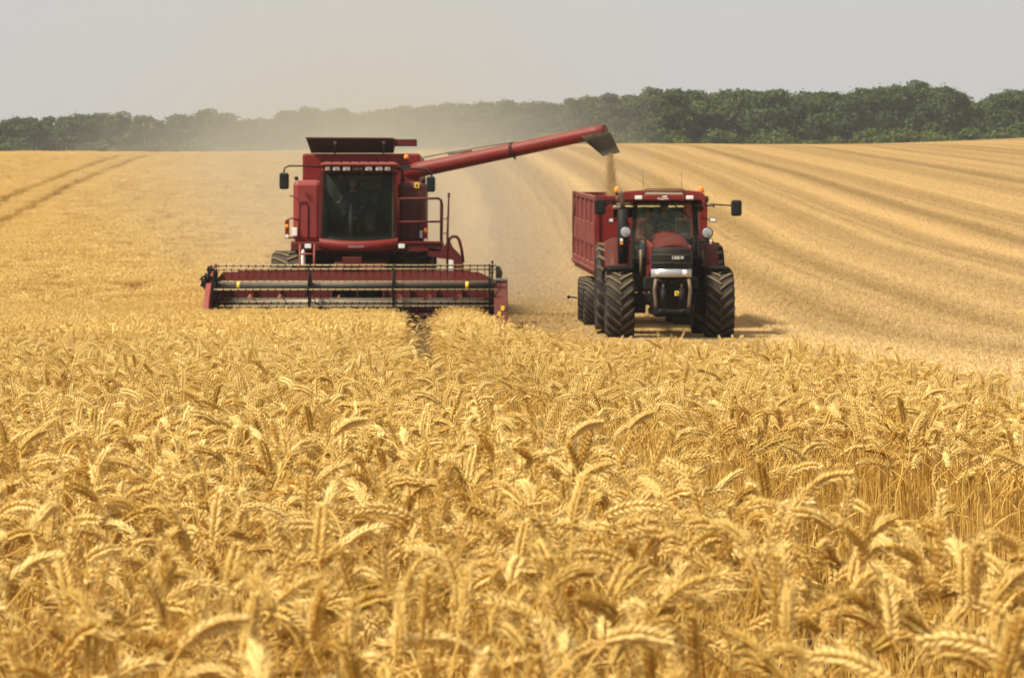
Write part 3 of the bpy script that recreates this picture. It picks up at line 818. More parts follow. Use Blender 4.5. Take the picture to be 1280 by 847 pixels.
    wso = ws.build('windshield', GL_C, root)
    MB().tube([p(455, 214, 62.78), p(446, 226, 62.72), p(432, 262, 62.66)], .008, 6).build('wiper', BLK, wso)
    for x in (402.2, 492.4):
        g = B(); g.pbox(x, 215, x+.25, 296, 63.25, 1.2); g.build('side_window', GL_S, root)
    # sill under the windshield
    sl = B(); rows = []
    for j in range(6):
        v = j/5; row = []
        for i in range(17):
            u = i/16*2-1; ytop = 297.5+4*(1-u*u); ybot = 309+5*(1-u*u)**.7; row.append(p(399+98*(u+1)/2, ytop+(ybot-ytop)*v, 62.86-.20*(1-u*u)-.05*math.sin(v*3.14)))
        rows.append(row)
    rows.insert(0, [Vector((q.x, q.y+.25, q.z+.01)) for q in rows[0]]); rows.append([Vector((q.x, q.y+.9, q.z)) for q in rows[-1]])
    sl.grid(rows); slo = sl.build('cab_sill', RED, root)
    text_obj('lettering', 'AXIAL-FLOW', p(445, 308.4, 62.585), .065, GRYL, slo, width=20/55.7, italic=.2)
    # roof with light band
    rf = B(); rf.m(0).pbox(403, 206, 494, 215, 62.80, 1.85, .02)
    rf.m(1).pbox(401, 203.5, 497, 207.3, 62.70, 2.0, .03)
    for i in range(8):
        x = 405+i*11.3; rf.pbox(x, 202.3, x+9.5, 205, 62.72, 1.9, .025)
    rf.m(2).pbox(406, 207.6, 490, 213.6, 62.775, .05)
    ro = rf.build('cab_roof', [RED, RED_P, BLK2], root)
    for x, w in ((406.5, 6.0), (416, 8.5), (428.5, 9), (456.5, 8.5), (469.5, 8.5), (481, 6.8)):
        l = B(); l.m(0).pbox(x, 208.4, x+w, 213.2, 62.745, .05, .012); l.m(1).ell(p(x+w/2, 210.8, 62.742), .04, .012, .03, 12, 8); l.build('work_light', [LAMPG, SILV], ro)
    text_obj('lettering', 'CASE IH', p(447, 211, 62.768), .075, GRYL, ro, width=12/55.7)
    # deck
    dk = B(); dk.m(0).pbox(363.5, 303, 409, 313.5, 62.9, 1.8, .02); dk.pbox(488, 304, 553, 315, 62.9, 1.8, .02); dk.pbox(405, 312, 492, 318, 63.3, 1.3, .02)
    dk.m(1).pbox(364, 301.6, 401, 303.0, 62.95, 1.7); dk.m(1).pbox(497, 301.5, 552, 303.8, 62.86, 1.8)
    dk.m(2).pbox(372, 313.7, 545, 340, 64.6, .8); 
    dko = dk.build('deck', [RED_D, RED, BLK2], root)
    for x in (385, 502):
        l = B(); l.m(1).pbox(x-5, 303.6, x+5, 311.4, 62.83, .07, .01); l.m(0).pbox(x-4, 304.8, x+4, 310.4, 62.815, .05, .01); l.build('headlight', [LAMPG, BLK2], dko)
    # feeder house
    fh = B(); fa = p(403, 314, 63.4); fb = p(492, 345, 63.4)
    fh.m(0).prismx([(62.0, ZC-.95), (62.0, ZC-.30), (64.6, ZC+.15), (64.6, ZC-.45)], p(414, 0, 62).x, p(480, 0, 62).x, .03)
    fh.m(1).pbox(428, 321, 452, 338, 61.97, .05, .01)
    fh.build('feeder_house', [RED_D, RED_D], root)
    # ladder at the left, handrails
    ld = B()
    for x in (375, 393): ld.tube([p(x, 305, 62.8), p(x-.5, 330, 62.72), p(x-1, 360, 62.66)], .022, 8)
    for y in (317.5, 332, 346): ld.cyl(p(375, y, 62.78), p(393, y, 62.78), .022, n=8)
    ld.build('ladder', RED_P, root)
    cb = B(); cb.lathe([(-.20, .03), (-.12, .05), (.12, .05), (.2, .02)], p(379, 323, 62.9), 'Z', 12); cb.build('extinguisher', WHT, root)
    h1 = B(); h1.tube([p(362, 244.5, 63.6), p(369, 245.5, 63.6), p(373, 250, 63.6), p(374, 262, 63.6), p(373.4, 296, 63.6)], .022, 8)
    h1.tube([p(358.5, 275, 63.5), p(365, 272.5, 63.5), p(373, 275, 63.6)], .02, 8); h1.tube([p(358.5, 297, 63.5), p(366, 297, 63.5), p(374, 297, 63.6)], .02, 8)
    h1.build('handrail', RED_P, root)
    h2 = B(); h2.tube([p(497, 248.5, 62.95), p(548, 248, 62.95), p(551.5, 250.5, 62.95), p(552.8, 256, 62.95), p(552, 303, 62.95)], .026, 8)
    h2.tube([p(497, 277.5, 62.95), p(553, 277, 62.95)], .024, 8); h2.tube([p(498, 248, 62.95), p(498, 304, 62.95)], .02, 8)
    h2.tube([p(551, 248.6, 64.4), p(551, 303, 64.4)], .022, 8); h2.tube([p(551.5, 250, 62.95), p(549, 249.5, 64.4)], .022, 8)
    h2.tube([p(552.4, 277, 62.95), p(550, 277, 64.4)], .02, 8)
    h2.build('railing', RED_D, root)
    # mirrors
    for s in (0, 1):
        mr = B()
        if s == 0: mr.tube([p(403, 209, 62.9), p(378, 207.5, 62.9), p(361, 207.5, 62.85), p(356, 210, 62.8), p(354.6, 216, 62.8)], .018, 8)
        else: mr.tube([p(492, 211.5, 62.9), p(520, 211, 62.9), p(534, 212, 62.85), p(539, 216, 62.8), p(540, 222, 62.8)], .022, 8)
        arm = mr.build('mirror', BLK2, root)
        x0, x1, y0, y1 = (349, 361, 216, 236.5) if s == 0 else (533, 544, 220.5, 240)
        h = B(); h.m(0).pbox(x0, y0, x1, y1, 62.75, .09, .05); h.m(1).pbox(x0+1.2, y0+1.2, x1-1.2, y1-1.2, 62.835, .01, 0); h.build('mirror_head', [BLK, SILV], arm)
        if s: MB().ell(p(529, 226, 63.0), .06, .05, .06, 12, 8).build('side_lamp', BLK, arm)
        else: MB().ell(p(370.5, 223, 63.9), .05, .05, .05, 12, 8).build('side_lamp', BLK, arm)
    # indicator panels
    for s, (x0, x1, y0, y1) in enumerate(((356.3, 361.5, 275, 298), (529.5, 534, 278, 303))):
        i_ = B(); i_.m(0).pbox(x0, y0, x1, y1, 63.4, .05, .01)
        if s == 0: i_.m(1).ell(p(358.8, 283, 63.39), .045, .03, .05, 10, 8)
        else: i_.m(1).ell(p(532, 288, 63.39), .05, .03, .06, 10, 8)
        i_.m(2).lathe([(-.03, .04), (-.01, .04)], p((x0+x1)/2, y1-3, 63.41), 'Y', 16)
        io = i_.build('marker_light', [RED, ORG, WHT], root)
    B().pbox(365, 284.5, 371.5, 295, 63.99, .1, .01).build('document_box', WHT, root)
    B().pbox(524.5, 288, 528, 297.5, 63.99, .1, .01).build('reflector', LAMPG, root)
    st = B(); st.pbox(518, 228, 524, 235, 64.07, .02).build('warning_sticker', YEL, root)
    B().pbox(519.8, 230.2, 522, 233, 64.06, .02).build('pictogram', BLK2, root)
    # beacon
    bc = B(); bc.m(1).tube([p(503, 226, 64.4), p(503, 212, 64.4), p(508, 204, 64.4), p(508, 199, 64.4)], .02, 8); bc.pbox(499, 207, 513, 212, 64.35, .15, .02); bc.pbox(501, 222, 506, 228, 64.35, .12, .02)
    bc.m(0).lathe([(-.01, .055), (.03, .06), (.07, .05), (.10, .02)], p(508, 198.5, 64.4), 'Z', 16); bc.build('beacon', [ORG, BLK2], root)
    # antenna with hoses
    an = B(); an.tube([p(559, 345, 62.6), p(559.5, 290, 62.6), p(561, 246, 62.6), p(561.2, 241, 62.6)], [.03, .026, .018, .02], 8)
    for y in (242.5, 245.5): an.ell(p(561.1, y, 62.6), .035, .035, .03, 10, 6)
    an.tube([p(553, 273, 62.9), p(557, 274, 62.8), p(560, 271, 62.62)], .01, 6); an.tube([p(553, 291, 62.9), p(557, 292, 62.8), p(560, 288, 62.62)], .01, 6)
    an.build('marker_rod', RED_D, root)
    # lift hook plate and loop to the right of the feeder house
    hk = B(); hk.pprism([(535, 308), (553, 312), (558, 303), (562, 300), (566, 309), (574, 317), (579, 325), (580, 340), (567, 340), (567, 325), (545, 322), (535, 320)], 62.9, .10, .01)
    hk.tube([p(560, 303, 62.92), p(562, 298, 62.92), p(566, 295.5, 62.92), p(571, 296, 62.92), p(574, 300, 62.92), p(577, 312, 62.92), p(579, 328, 62.92)], .035, 8)
    hk.build('lift_arm', RED_D, root)
    B().pbox(558.5, 325, 566, 339, 62.88, .05, .005).build('number_plate', WHT, root)
    # wheels
    for x, s in ((362, -1), (520, 1)):
        xw = p(x, 0, 64.2).x; w = .78 if s < 0 else .80
        wheel(root, .83, w, Vector((xw, 64.2, gz(xw, 64.2)+.83)), RED, 18, hub_out=s)
    for x in (395, 495):
        xw = p(x, 0, 69.5).x; wheel(root, .55, .42, Vector((xw, 69.5, gz(xw, 69.5)+.55)), RED, 18)
    B().cyl(Vector((p(362, 0, 64.2).x, 64.3, gz(c0.x, 64.2)+.83)), Vector((p(520, 0, 64.2).x, 64.3, gz(c0.x, 64.2)+.83)), .13, n=12).build('front_axle', RED_D, root)
    B().cyl(Vector((p(395, 0, 69.5).x, 69.5, gz(c0.x, 69.5)+.55)), Vector((p(495, 0, 69.5).x, 69.5, gz(c0.x, 69.5)+.55)), .09, n=12).build('rear_axle', RED_D, root)
    # unloading auger
    ag = B(); A0 = p(500, 217, 65.4); A1 = p(640, 188, 64.4); A2 = p(742, 166.3, 63.6); A3 = p(756.5, 163.3, 63.45)
    ag.tube([A0, p(527, 211.5, 65.2), A1, A2, A3], [.185, .18, .165, .155, .135], 24)
    ago = ag.build('unloading_auger', TRED, root)
    k = B(); dirv = (A2-A0).normalized()
    for px_, r_ in ((640, .173), (643, .173)):
        q = A1 + dirv*((px_-640)/55.); k.tube([q-dirv*.012, q+dirv*.012], r_, 24)
    k.tube([p(637, 182, 64.3), p(641.5, 193, 64.12), p(644, 199, 64.3)], .02, 6)
    k.pbox(656, 175.5, 662, 178, 64.2, .12, .01)
    k.build('clamp_ring', BLK2, ago)
    k = B(); k.tube([p(529, 197, 65.2), p(560, 191, 65.0), p(640, 178, 64.4), p(655, 177.5, 64.3)], .014, 6)
    k.tube([p(560, 193, 65.0), p(590, 188.5, 64.8)], .02, 6); k.tube([p(655, 177, 64.25), p(700, 168, 63.9), p(735, 160.5, 63.6)], .010, 6); k.tube([p(529, 197, 65.2), p(524, 209, 65.2)], .014, 6)
    k.build('stay_rod', DKG, ago)
    k = B()
    ring = lambda pts: [Vector(q) for q in pts]
    up = Vector((0, 0, 1)); rows = []
    def rr(cx, cy, d, ux, uy, hw):   # oval ring around the centre with half axis (ux,uy) px and half depth hw
        o_ = p(cx, cy, d); e = p(cx+ux, cy+uy, d)-o_; return [o_ + e*math.cos(t) + Vector((0, hw, 0))*math.sin(t) for t in [2*math.pi*i/20 for i in range(20)]]
    rows.append(rr(743.5, 167, 63.5, 16, -3.5, .175)); rows.append(rr(749, 173.5, 63.5, 15, -5.5, .175)); rows.append(rr(757.5, 184, 63.5, 12.5, -4, .16)); rows.append(rr(764.5, 193, 63.5, 10.8, -2.2, .14))
    k.grid(rows, closed=True); bmesh.ops.solidify(k.bm, geom=list(k.bm.faces), thickness=.015); k.build('spout', GREYS, ago)
    # cab inside
    si = B(); sx = p(441, 0, 64).x; fz = p(0, 296, 63.8).z
    si.box(sx-.26, sx+.26, 63.75, 64.25, fz+.32, fz+.46, .05); si.box(sx-.25, sx+.25, 64.22, 64.34, fz+.45, fz+1.15, .05); si.box(sx-.12, sx+.12, 63.9, 64.1, fz, fz+.33, .02)
    si.build('driver_seat', SEATM, root)
    sc_ = B(); sc_.m(0).tube([Vector((sx, 63.12, fz)), Vector((sx, 63.2, fz+.5)), Vector((sx, 63.38, fz+.72))], [.05, .05, .035], 10)
    sc_.m(1); cc = Vector((sx, 63.4, fz+.74)); 
    wl = [cc + Matrix.Rotation(.9, 3, 'X') @ Vector((.19*math.cos(t), .19*math.sin(t), 0)) for t in [2*math.pi*i/24 for i in range(25)]]; sc_.tube(wl, .016, 6)
    sc_.tube([wl[0], cc, wl[12]], .01, 6)
    sc_.build('steering_wheel', [painted('grey steering column', (.10, .11, .12), .6, .1), BLK], root)
    co = B(); co.box(sx+.32, sx+.55, 63.3, 64.2, fz+.1, fz+.62, .03); co.box(sx+.45, sx+.62, 63.2, 63.3, fz+.7, fz+.95, .02); co.build('control_console', INT, root)
    # header
    hd = B()
    # back panel, sloped top deck, floor
    xl, xr = p(262, 0, 62).x, p(632, 0, 62).x
    zt = p(0, 338, 62.1).z
    hd.m(0).prism([(p(300, 0, 62).x, zt), (p(586, 0, 62).x, zt), (p(606, 0, 62).x, p(0, 348, 62).z), (xr, p(0, 352, 62).z), (xr, p(0, 392, 62).z), (xl, p(0, 392, 62).z), (xl, p(0, 350, 62).z), (p(277, 0, 62).x, p(0, 347, 62).z)], 62.0, 62.12)
    hd.m(1).hexa([(xl+.1, 61.97, p(0, 353, 62).z), (xr-.1, 61.97, p(0, 353, 62).z), (xr-.1, 62.0, p(0, 353, 62).z), (xl+.1, 62.0, p(0, 353, 62).z), (xl+.3, 61.985, zt-.03), (xr-.6, 61.985, zt-.03), (xr-.6, 62.0, zt-.03), (xl+.3, 62.0, zt-.03)])
    hd.m(0).box(xl, xr, 60.75, 62.05, p(0, 392.5, 62).z-.03, p(0, 392.5, 62).z+.01)
    hd.m(2)
    for i in range(80):       # knife guards
        x = xl+.08+i*(xr-xl-.16)/79; hd.hexa([(x-.018, 60.75, p(0, 392.5, 62).z-.03), (x+.018, 60.75, p(0, 392.5, 62).z-.03), (x+.018, 60.75, p(0, 392.5, 62).z+.01), (x-.018, 60.75, p(0, 392.5, 62).z+.01),
                                             (x-.003, 60.62, p(0, 393, 62).z-.01), (x+.003, 60.62, p(0, 393, 62).z-.01), (x+.003, 60.62, p(0, 393, 62).z), (x-.003, 60.62, p(0, 393, 62).z)])
    hd.m(1)
    for i in range(11):
        x = xl+.4+i*(xr-xl-.8)/10; hd.box(x-.015, x+.015, 61.9, 62.0, p(0, 390, 62).z, p(0, 356, 62).z)
    hdo = hd.build('header', [RED_D, painted('dusty header red', (.12, .012, .011), .6, .16, spec=.2), STEEL], root)
    # dividers
    dv = B(); dv.m(0).prismx([(60.2, p(0, 381, 60.2).z-.1), (60.4, p(0, 372, 60.3).z), (61.2, p(0, 338, 61.2).z), (61.9, p(0, 331, 61.9).z), (62.15, p(0, 340, 62).z), (62.15, p(0, 393, 62).z), (60.4, p(0, 392, 60.4).z)], p(260.5, 0, 61.3).x, p(267.5, 0, 61.3).x, .015)
    dv.build('divider', RED_P, hdo)
    dv = B(); dv.m(0).prismx([(59.9, p(0, 406, 59.9).z), (60.3, p(0, 380, 60.3).z), (60.9, p(0, 354, 60.9).z), (62.15, p(0, 350, 62).z), (62.15, p(0, 403, 62).z)], p(618, 0, 61).x, p(634.5, 0, 61).x, .015)
    dv.m(1).pbox(626, 382, 630.5, 388, 60.15, .03); dv.pbox(622, 389, 626, 394.5, 60.0, .03)
    dv.build('divider', [RED_D, YEL], hdo)
    ex = B(); ex.m(0).pprism([(619.5, 332), (625, 332.5), (628.5, 340), (627, 348), (619.5, 348)], 61.2, .12, .01)
    ex.m(1).tube([p(615.5, 326, 61.1), p(615.2, 340, 61.1), p(614.5, 378, 61.1), p(615, 392, 61.1)], .022, 8); ex.pbox(613.8, 325.5, 617, 328, 61.05, .1, .01)
    for y in (333, 340, 366, 374): ex.pbox(613.3, y, 617.5, y+1.6, 61.04, .1, .005)
    for x in (628, 632): ex.cyl(p(x, 352, 61.2), p(x, 348, 61.2), .025, n=8)
    ex.pbox(618, 349, 633, 353, 61.0, .3, .02)
    ex.build('reel_bracket', [GREYS, DKG], hdo)
    # belt drive on the left end
    dr = B(); dr.m(0)
    for (x, y, r_) in ((262, 337, .09), (258.5, 347, .11), (255, 353, .10), (259.5, 362, .07)):
        c_ = p(x, y, 60.9); dr.lathe([(-.04, r_), (-.03, r_*.86), (.03, r_*.86), (.04, r_)], c_, 'X', 20)
        dr.cyl(c_+Vector((-.06, 0, 0)), c_+Vector((.12, 0, 0)), .03, n=10)
    dr.tube([p(250.5, 350, 60.85), p(253, 346, 60.85), p(258, 345.5, 60.85)], .025, 8); dr.tube([p(250.5, 356, 60.85), p(255, 358, 60.85), p(261, 364, 60.85)], .03, 8)
    dr.tube([p(259, 366, 60.85), p(262, 340, 60.85), p(264, 332, 60.85)], .03, 8)
    dr.build('reel_drive', [BLK2], hdo)
    # reel: tube, spiders, six bats with tines
    rc_y = 60.9; rcz = p(0, 357, rc_y).z; x0, x1 = p(268, 0, rc_y).x, p(620, 0, rc_y).x; RR = .47
    rl = B(); rl.m(0).cyl((x0, rc_y, rcz), (x1, rc_y, rcz), .085, n=24)
    for px_ in (296.5, 582): xa = p(px_, 0, rc_y).x; rl.m(1).cyl((xa, rc_y, rcz), (xa+.07, rc_y, rcz), .089, n=24)
    reel = rl.build('reel', [DKG, YEL], root)
    angs = [math.radians(10+60*k) for k in range(6)]
    for px_ in (269, 387, 492, 612):
        spi = B(); xa = p(px_, 0, rc_y).x
        for a in angs:
            t_ = Vector((0, math.cos(a), math.sin(a))); q = Vector((xa, rc_y, rcz)); nrm = Vector((0, -math.sin(a), math.cos(a)))
            e = q+t_*(RR+.02); h = .02
            spi.hexa([q-Vector((h, 0, 0))-nrm*.035, q+Vector((h, 0, 0))-nrm*.035, q+Vector((h, 0, 0))+nrm*.035, q-Vector((h, 0, 0))+nrm*.035,
                      e-Vector((h, 0, 0))-nrm*.022, e+Vector((h, 0, 0))-nrm*.022, e+Vector((h, 0, 0))+nrm*.022, e-Vector((h, 0, 0))+nrm*.022])
        for i in range(6):
            a, b2 = angs[i], angs[(i+1) % 6]; q = Vector((xa, rc_y, rcz)); pa = q+Vector((0, math.cos(a), math.sin(a)))*RR*.98; pb = q+Vector((0, math.cos(b2), math.sin(b2)))*RR*.98
            spi.cyl(pa, pb, .018, n=6)
        spi.lathe([(-.03, .15), (.03, .15)], (xa, rc_y, rcz), 'X', 20)
        spi.build('reel_spider', BLK2, reel)
    for a in angs:
        q = Vector((0, rc_y+math.cos(a)*RR, rcz+math.sin(a)*RR)); bt = B()
        bt.m(0).cyl((x0, q.y, q.z), (x1, q.y, q.z), .019, n=8)
        bt.m(1)
        nn = 38
        for i in range(nn):
            x = x0+.08+i*(x1-x0-.16)/(nn-1); bt.pb = None
            bt.box(x-.014, x+.014, q.y-.022, q.y+.022, q.z-.035, q.z+.012)
            bt.cyl((x, q.y, q.z-.03), (x, q.y+.05, q.z-.20), .0055, n=5)
        bt.build('tine_bar', [BRS, BLK2], reel)
    # feed auger
    ay = 61.55; az = p(0, 381.5, ay).z; fa_ = B(); xa0, xa1 = xl+.12, xr-.12
    fa_.m(0).cyl((xa0, ay, az), (xa1, ay, az), .17, n=28)
    fao = fa_.build('feed_auger', STEEL, root)
    for sgn, xs, xe in ((1, xa0, p(425, 0, ay).x), (-1, p(470, 0, ay).x, xa1)):
        fl = B(); rows = []; turns = (xe-xs)/.66; N = int(turns*28)
        for i in range(N+1):
            t = i/N; th = sgn*2*math.pi*turns*t; x = xs+(xe-xs)*t
            e = Vector((0, math.cos(th), math.sin(th))); c_ = Vector((x, ay, az))
            rows.append([c_+e*.165, c_+e*.25])
        vs = [[fl.bm.verts.new(q) for q in r_] for r_ in rows]
        for i in range(N):
            f = fl.bm.faces.new((vs[i][0], vs[i][1], vs[i+1][1], vs[i+1][0])); f.material_index = 0 if (i//9) % 3 else 1; f.smooth = True
        bmesh.ops.solidify(fl.bm, geom=list(fl.bm.faces), thickness=.012)
        fl.build('auger_flight', [ORED, ORR], fao)
    person(Vector((sx, 64.0, fz+.44)), 1.0, 'man in dark clothes at the wheel of the red combine', painted('black jacket', (.03, .032, .038), .9, 0), painted('dark trousers', (.02, .022, .026), .9, 0),
           [(-.30, -.42, .33), (.24, -.40, .22)], head_turn=.15)
    return root
make_combine()

# ------------------------------------------------------------------ tractor
def make_tractor():
    p = PX; B = MB
    c0 = p(835, 0, 55.0); root = empty('farm_tractor', (c0.x, 55.0, gz(c0.x, 55.0)), 'red and black farm tractor with amber beacons, driving beside the combine with a trailer', 'tractor')
    # wheels
    for x, s in ((775.2, -1), (899.5, 1)):
        xw = p(x, 0, 54.3).x; wheel(root, .70, .56, Vector((xw, 54.62, gz(xw, 54.6)+.69)), TRED, 20, hub_out=s)
    for x, s in ((763.5, -1), (884.5, 1)):
        xw = p(x, 0, 57.0).x; wheel(root, .965, .60, Vector((xw, 57.4, gz(xw, 57.4)+.95)), TRED, 22, hub_out=s)
    # front fenders: black arched sheets
    for x0, x1 in ((755.5, 795), (877, 914.5)):
        xa, xb = p(x0, 0, 54.2).x, p(x1, 0, 54.2).x; cz = gz(xa, 54.6)+.69; rows = []
        for i in range(13):
            a = math.radians(64+i*6.8); R_ = .765
            row = []
            for j in range(9):
                u = j/8; dip = .05*abs(2*u-1)**4; row.append(Vector((xa+(xb-xa)*u, 54.62-R_*math.cos(a)*1.0, cz+(R_-dip)*math.sin(a))))
            rows.append(row)
        f = B(); f.grid(rows); bmesh.ops.solidify(f.bm, geom=list(f.bm.faces), thickness=.03); fo = f.build('front_fender', BLK, root)
        xi = xb-.03 if x0 < 830 else xa+.03; x_in = p(800 if x0 < 830 else 868, 0, 54.6).x
        MB().tube([(xi, 54.65, cz+.60), (x_in, 54.7, cz+.30), (x_in, 54.7, cz)], .035, 8).build('fender_stay', BLK2, fo)
    # rear fenders
    for x0, x1, s in ((753.5, 785, -1), (868, 900, 1)):
        xa, xb = p(x0, 0, 56.6).x, p(x1, 0, 56.6).x; cz = gz(xa, 57)+.98; rows = []
        for i in range(15):
            a = math.radians(5+i*10.5); row = []
            for j in range(9):
                u = j/8; e = (1-u) if s < 0 else u
                R_ = 1.05 - .16*max(0, e-.6)**1.0/.4*.8; row.append(Vector((xa+(xb-xa)*u, 57.4-R_*math.cos(a), cz+R_*math.sin(a)*.98)))
            rows.append(row)
        f = B(); f.grid(rows); bmesh.ops.solidify(f.bm, geom=list(f.bm.faces), thickness=.03); fo = f.build('rear_fender', TRED, root)
        g = B(); rows2 = []
        for r_ in rows:
            q = r_[0] if s < 0 else r_[-1]; o2 = Vector((-.10*1 if s < 0 else .10, 0, 0)); dn = (Vector((q.x, 57.4, cz))-q).normalized()
            rows2.append([q+dn*.0, q+o2+dn*.05])
        g.grid(rows2); bmesh.ops.solidify(g.bm, geom=list(g.bm.faces), thickness=.02); g.build('fender_lip', BLK, fo)
    # hood
    hz = lambda y, d: p(0, y, d).z
    def hood_row(d, top, hw, zb, n=20, sq=3.0):
        row = []; cx = p(838.8, 0, 53.6).x
        for i in range(n+1):
            a = math.pi*i/n; ca, sa = math.cos(a), math.sin(a)
            x = cx - hw*(abs(ca)**(2/sq))*(1 if ca > 0 else -1); z = zb + (top-zb)*(abs(sa)**(2/sq)); row.append(Vector((x, d, z)))
        return row
    nd = 53.25
    z336 = hz(336, nd); zt0 = hz(311, nd)
    hd = B(); rows = []
    for d, ytop, hw in ((nd+.02, 309, .365), (nd+.10, 304, .385), (nd+.28, 298.5, .40), (nd+.6, 294.5, .41), (nd+1.1, 291.5, .425), (nd+1.9, 289.0, .43)):
        rows.append(hood_row(d, p(0, ytop, d).z, hw, hz(330, nd)))
    hd.grid(rows); bmesh.ops.solidify(hd.bm, geom=list(hd.bm.faces), thickness=.012)
    hood = hd.build('hood', TRED, root)
    # grille face under the red cap
    gr = B(); rows = []
    cx = p(839, 0, nd).x
    for j in range(13):
        v = j/12; y = 311.5 + (336.5-311.5)*v; row = []
        for i in range(21):
            u = i/20*2-1; hw = .375+.01*math.sin(v*3.1); dd = nd - .16*(1-abs(u)**2.6) - .04*math.sin(v*3.0)
            zz = p(0, y, nd).z + (.02*(1-u*u) if j == 0 else 0); row.append(Vector((cx+u*hw, dd, zz)))
        rows.append(row)
    rows.insert(0, [Vector((q.x*.98+cx*.02, q.y+.12, q.z+.02)) for q in rows[0]])
    gr.grid(rows); gro = gr.build('grille', BLK, hood)
    gs = B()
    for y in (318.5, 328.5):
        pts_ = [Vector((cx+u*.377, nd-.16*(1-abs(u)**2.6)-.045, p(0, y, nd).z)) for u in [i/10-1 for i in range(21)]]; gs.tube(pts_, .007, 6)
    gs.build('grille_slat', DKG, hood)
    text_obj('lettering', 'CASE IH', (p(846.5, 0, nd).x, nd-.222, p(0, 322.2, nd).z), .085, WHT, hood, width=14/65.)
    # lower cheeks from the cap down to the lamps
    for s in (-1, 1):
        ck = B(); ck.prismx([(nd+.02, hz(336, nd)), (nd+.02, hz(308, nd)), (nd+1.9, hz(300, nd+1.9)), (nd+1.9, hz(352, nd+1.9))], cx+s*.365-.02, cx+s*.365+.02, .01); ck.build('hood_side', TRED, hood)
    # light bar
    lb = B(); rows = []
    for y in (336.2, 337, 345, 346.2):
        rows.append([Vector((cx+u*.385, nd-.17*(1-abs(u)**2.6)-(.02 if y in (337, 345) else .0), p(0, y, nd).z)) for u in [i/10-1 for i in range(21)]])
    lb.grid(rows); lbo = lb.build('light_bar', SILV, root)
    for x in (823, 856): MB().lathe([(-.03, .02), (-.025, .055), (.0, .06)], p(x, 340.8, nd-.13), 'Y', 20).build('headlight', LAMPG, lbo)
    # chassis and front linkage
    ch = B(); ch.m(0).pbox(806, 346, 872, 362, nd+.05, .7, .03); ch.pbox(817, 350, 864, 386, nd+.35, 1.8, .04)
    ch.pbox(792, 366, 886, 381, 54.45, .35, .04)     # axle beam
    ch.pbox(814, 296, 866, 360, nd+.8, 1.6, .05)     # engine block dark behind the cheeks
    ch.pbox(797, 322, 880, 352, 55.7, 1.2, .05)
    for x in (799, 878): ch.lathe([(-.12, .17), (.12, .17)], (p(x, 0, 54.6).x, 54.62, gz(3, 54.6)+.69), 'X', 20)
    ch.pbox(818, 386, 862, 396, 55.0, 2.6, .05)
    ch.build('chassis', BLK2, root)
    lk = B()
    for s in (-1, 1):
        X = lambda x: 840.5+s*x
        lk.m(1).tube([p(X(20.5), 349, nd-.12), p(X(22.5), 362, nd-.16), p(X(21), 378, nd-.16), p(X(20), 391, nd-.18)], .035, 8)
        lk.m(0).tube([p(X(19), 349, nd-.1), p(X(14), 352, nd-.1), p(X(8), 351, nd-.1), p(X(5), 358, nd-.05)], .028, 8)
        lk.m(0).cyl(p(X(11.5), 361, nd-.08), p(X(11.5), 381, nd-.12), .055, n=12); lk.m(1).cyl(p(X(11.5), 354, nd-.08), p(X(11.5), 362, nd-.08), .025, n=10)
        lk.m(0).tube([p(X(20), 391, nd-.18), p(X(14), 388, nd-.2), p(X(9), 391, nd-.2)], .04, 8); lk.pbox(X(20)-2.5, 383, X(20)+2.5, 392, nd-.22, .2, .02)
    lk.m(0).pbox(828, 387, 853, 391.5, nd-.2, .12, .02); lk.pbox(827, 357, 854, 361, nd-.05, .1, .01); lk.pbox(836, 349, 845, 356, nd-.1, .15, .02)
    lk.build('front_linkage', [BLK2, EXH], root)
    B().pbox(843.5, 363.5, 848.5, 369.5, nd-.1, .03).build('warning_sticker', YEL, root)
    B().tube([p(845, 365, nd-.105), p(847.3, 368.5, nd-.105)], .012, 6).build('pictogram', BLK2, root)
    # cab frame
    cb = B(); cb.m(0)
    def post(xt, yt, xb, yb, dt, db, w, th=.08):
        cb.hexa([p(xb-w, yb, db), p(xb+w, yb, db), p(xb+w, yb, db+th), p(xb-w, yb, db+th), p(xt-w, yt, dt), p(xt+w, yt, dt), p(xt+w, yt, dt+th), p(xt-w, yt, dt+th)], .01)
    post(795, 251, 788.5, 336, 55.75, 55.35, 2.4); post(868.5, 251, 874, 336, 55.75, 55.35, 2.6)
    post(793, 251, 790, 318, 57.5, 57.5, 1.8); post(866, 251, 870, 318, 57.5, 57.5, 1.8)
    cb.pbox(793, 249, 870, 254, 55.7, .1, .02)
    cb.pbox(790, 302, 868, 330, 57.3, .08)
    cb.pbox(792, 328, 874, 336, 55.5, 1.9)
    cb.m(1); cb.hexa([p(870.5, 330, 55.9), p(874.5, 330, 55.9), p(874.5, 330, 56.0), p(870.5, 330, 56.0), p(869.5, 252, 56.0), p(873.5, 252, 56.0), p(873.5, 252, 56.1), p(869.5, 252, 56.1)], .01)
    cbo = cb.build('cab', [BLK2, painted('pale grey door post', (.35, .34, .26), .6, .3)], root)
    ws = B(); rows = []
    for j in range(7):
        v = j/6; row = []
        for i in range(15):
            u = i/14*2-1; xl_ = 797-6*v; xr_ = 866+5*v; row.append(p(xl_+(xr_-xl_)*(u+1)/2, 253+70*v, 55.72-.36*v-.05*(1-u*u)))
        rows.append(row)
    ws.grid(rows); bmesh.ops.solidify(ws.bm, geom=list(ws.bm.faces), thickness=.006); wo_ = ws.build('windshield', GL_T, root)
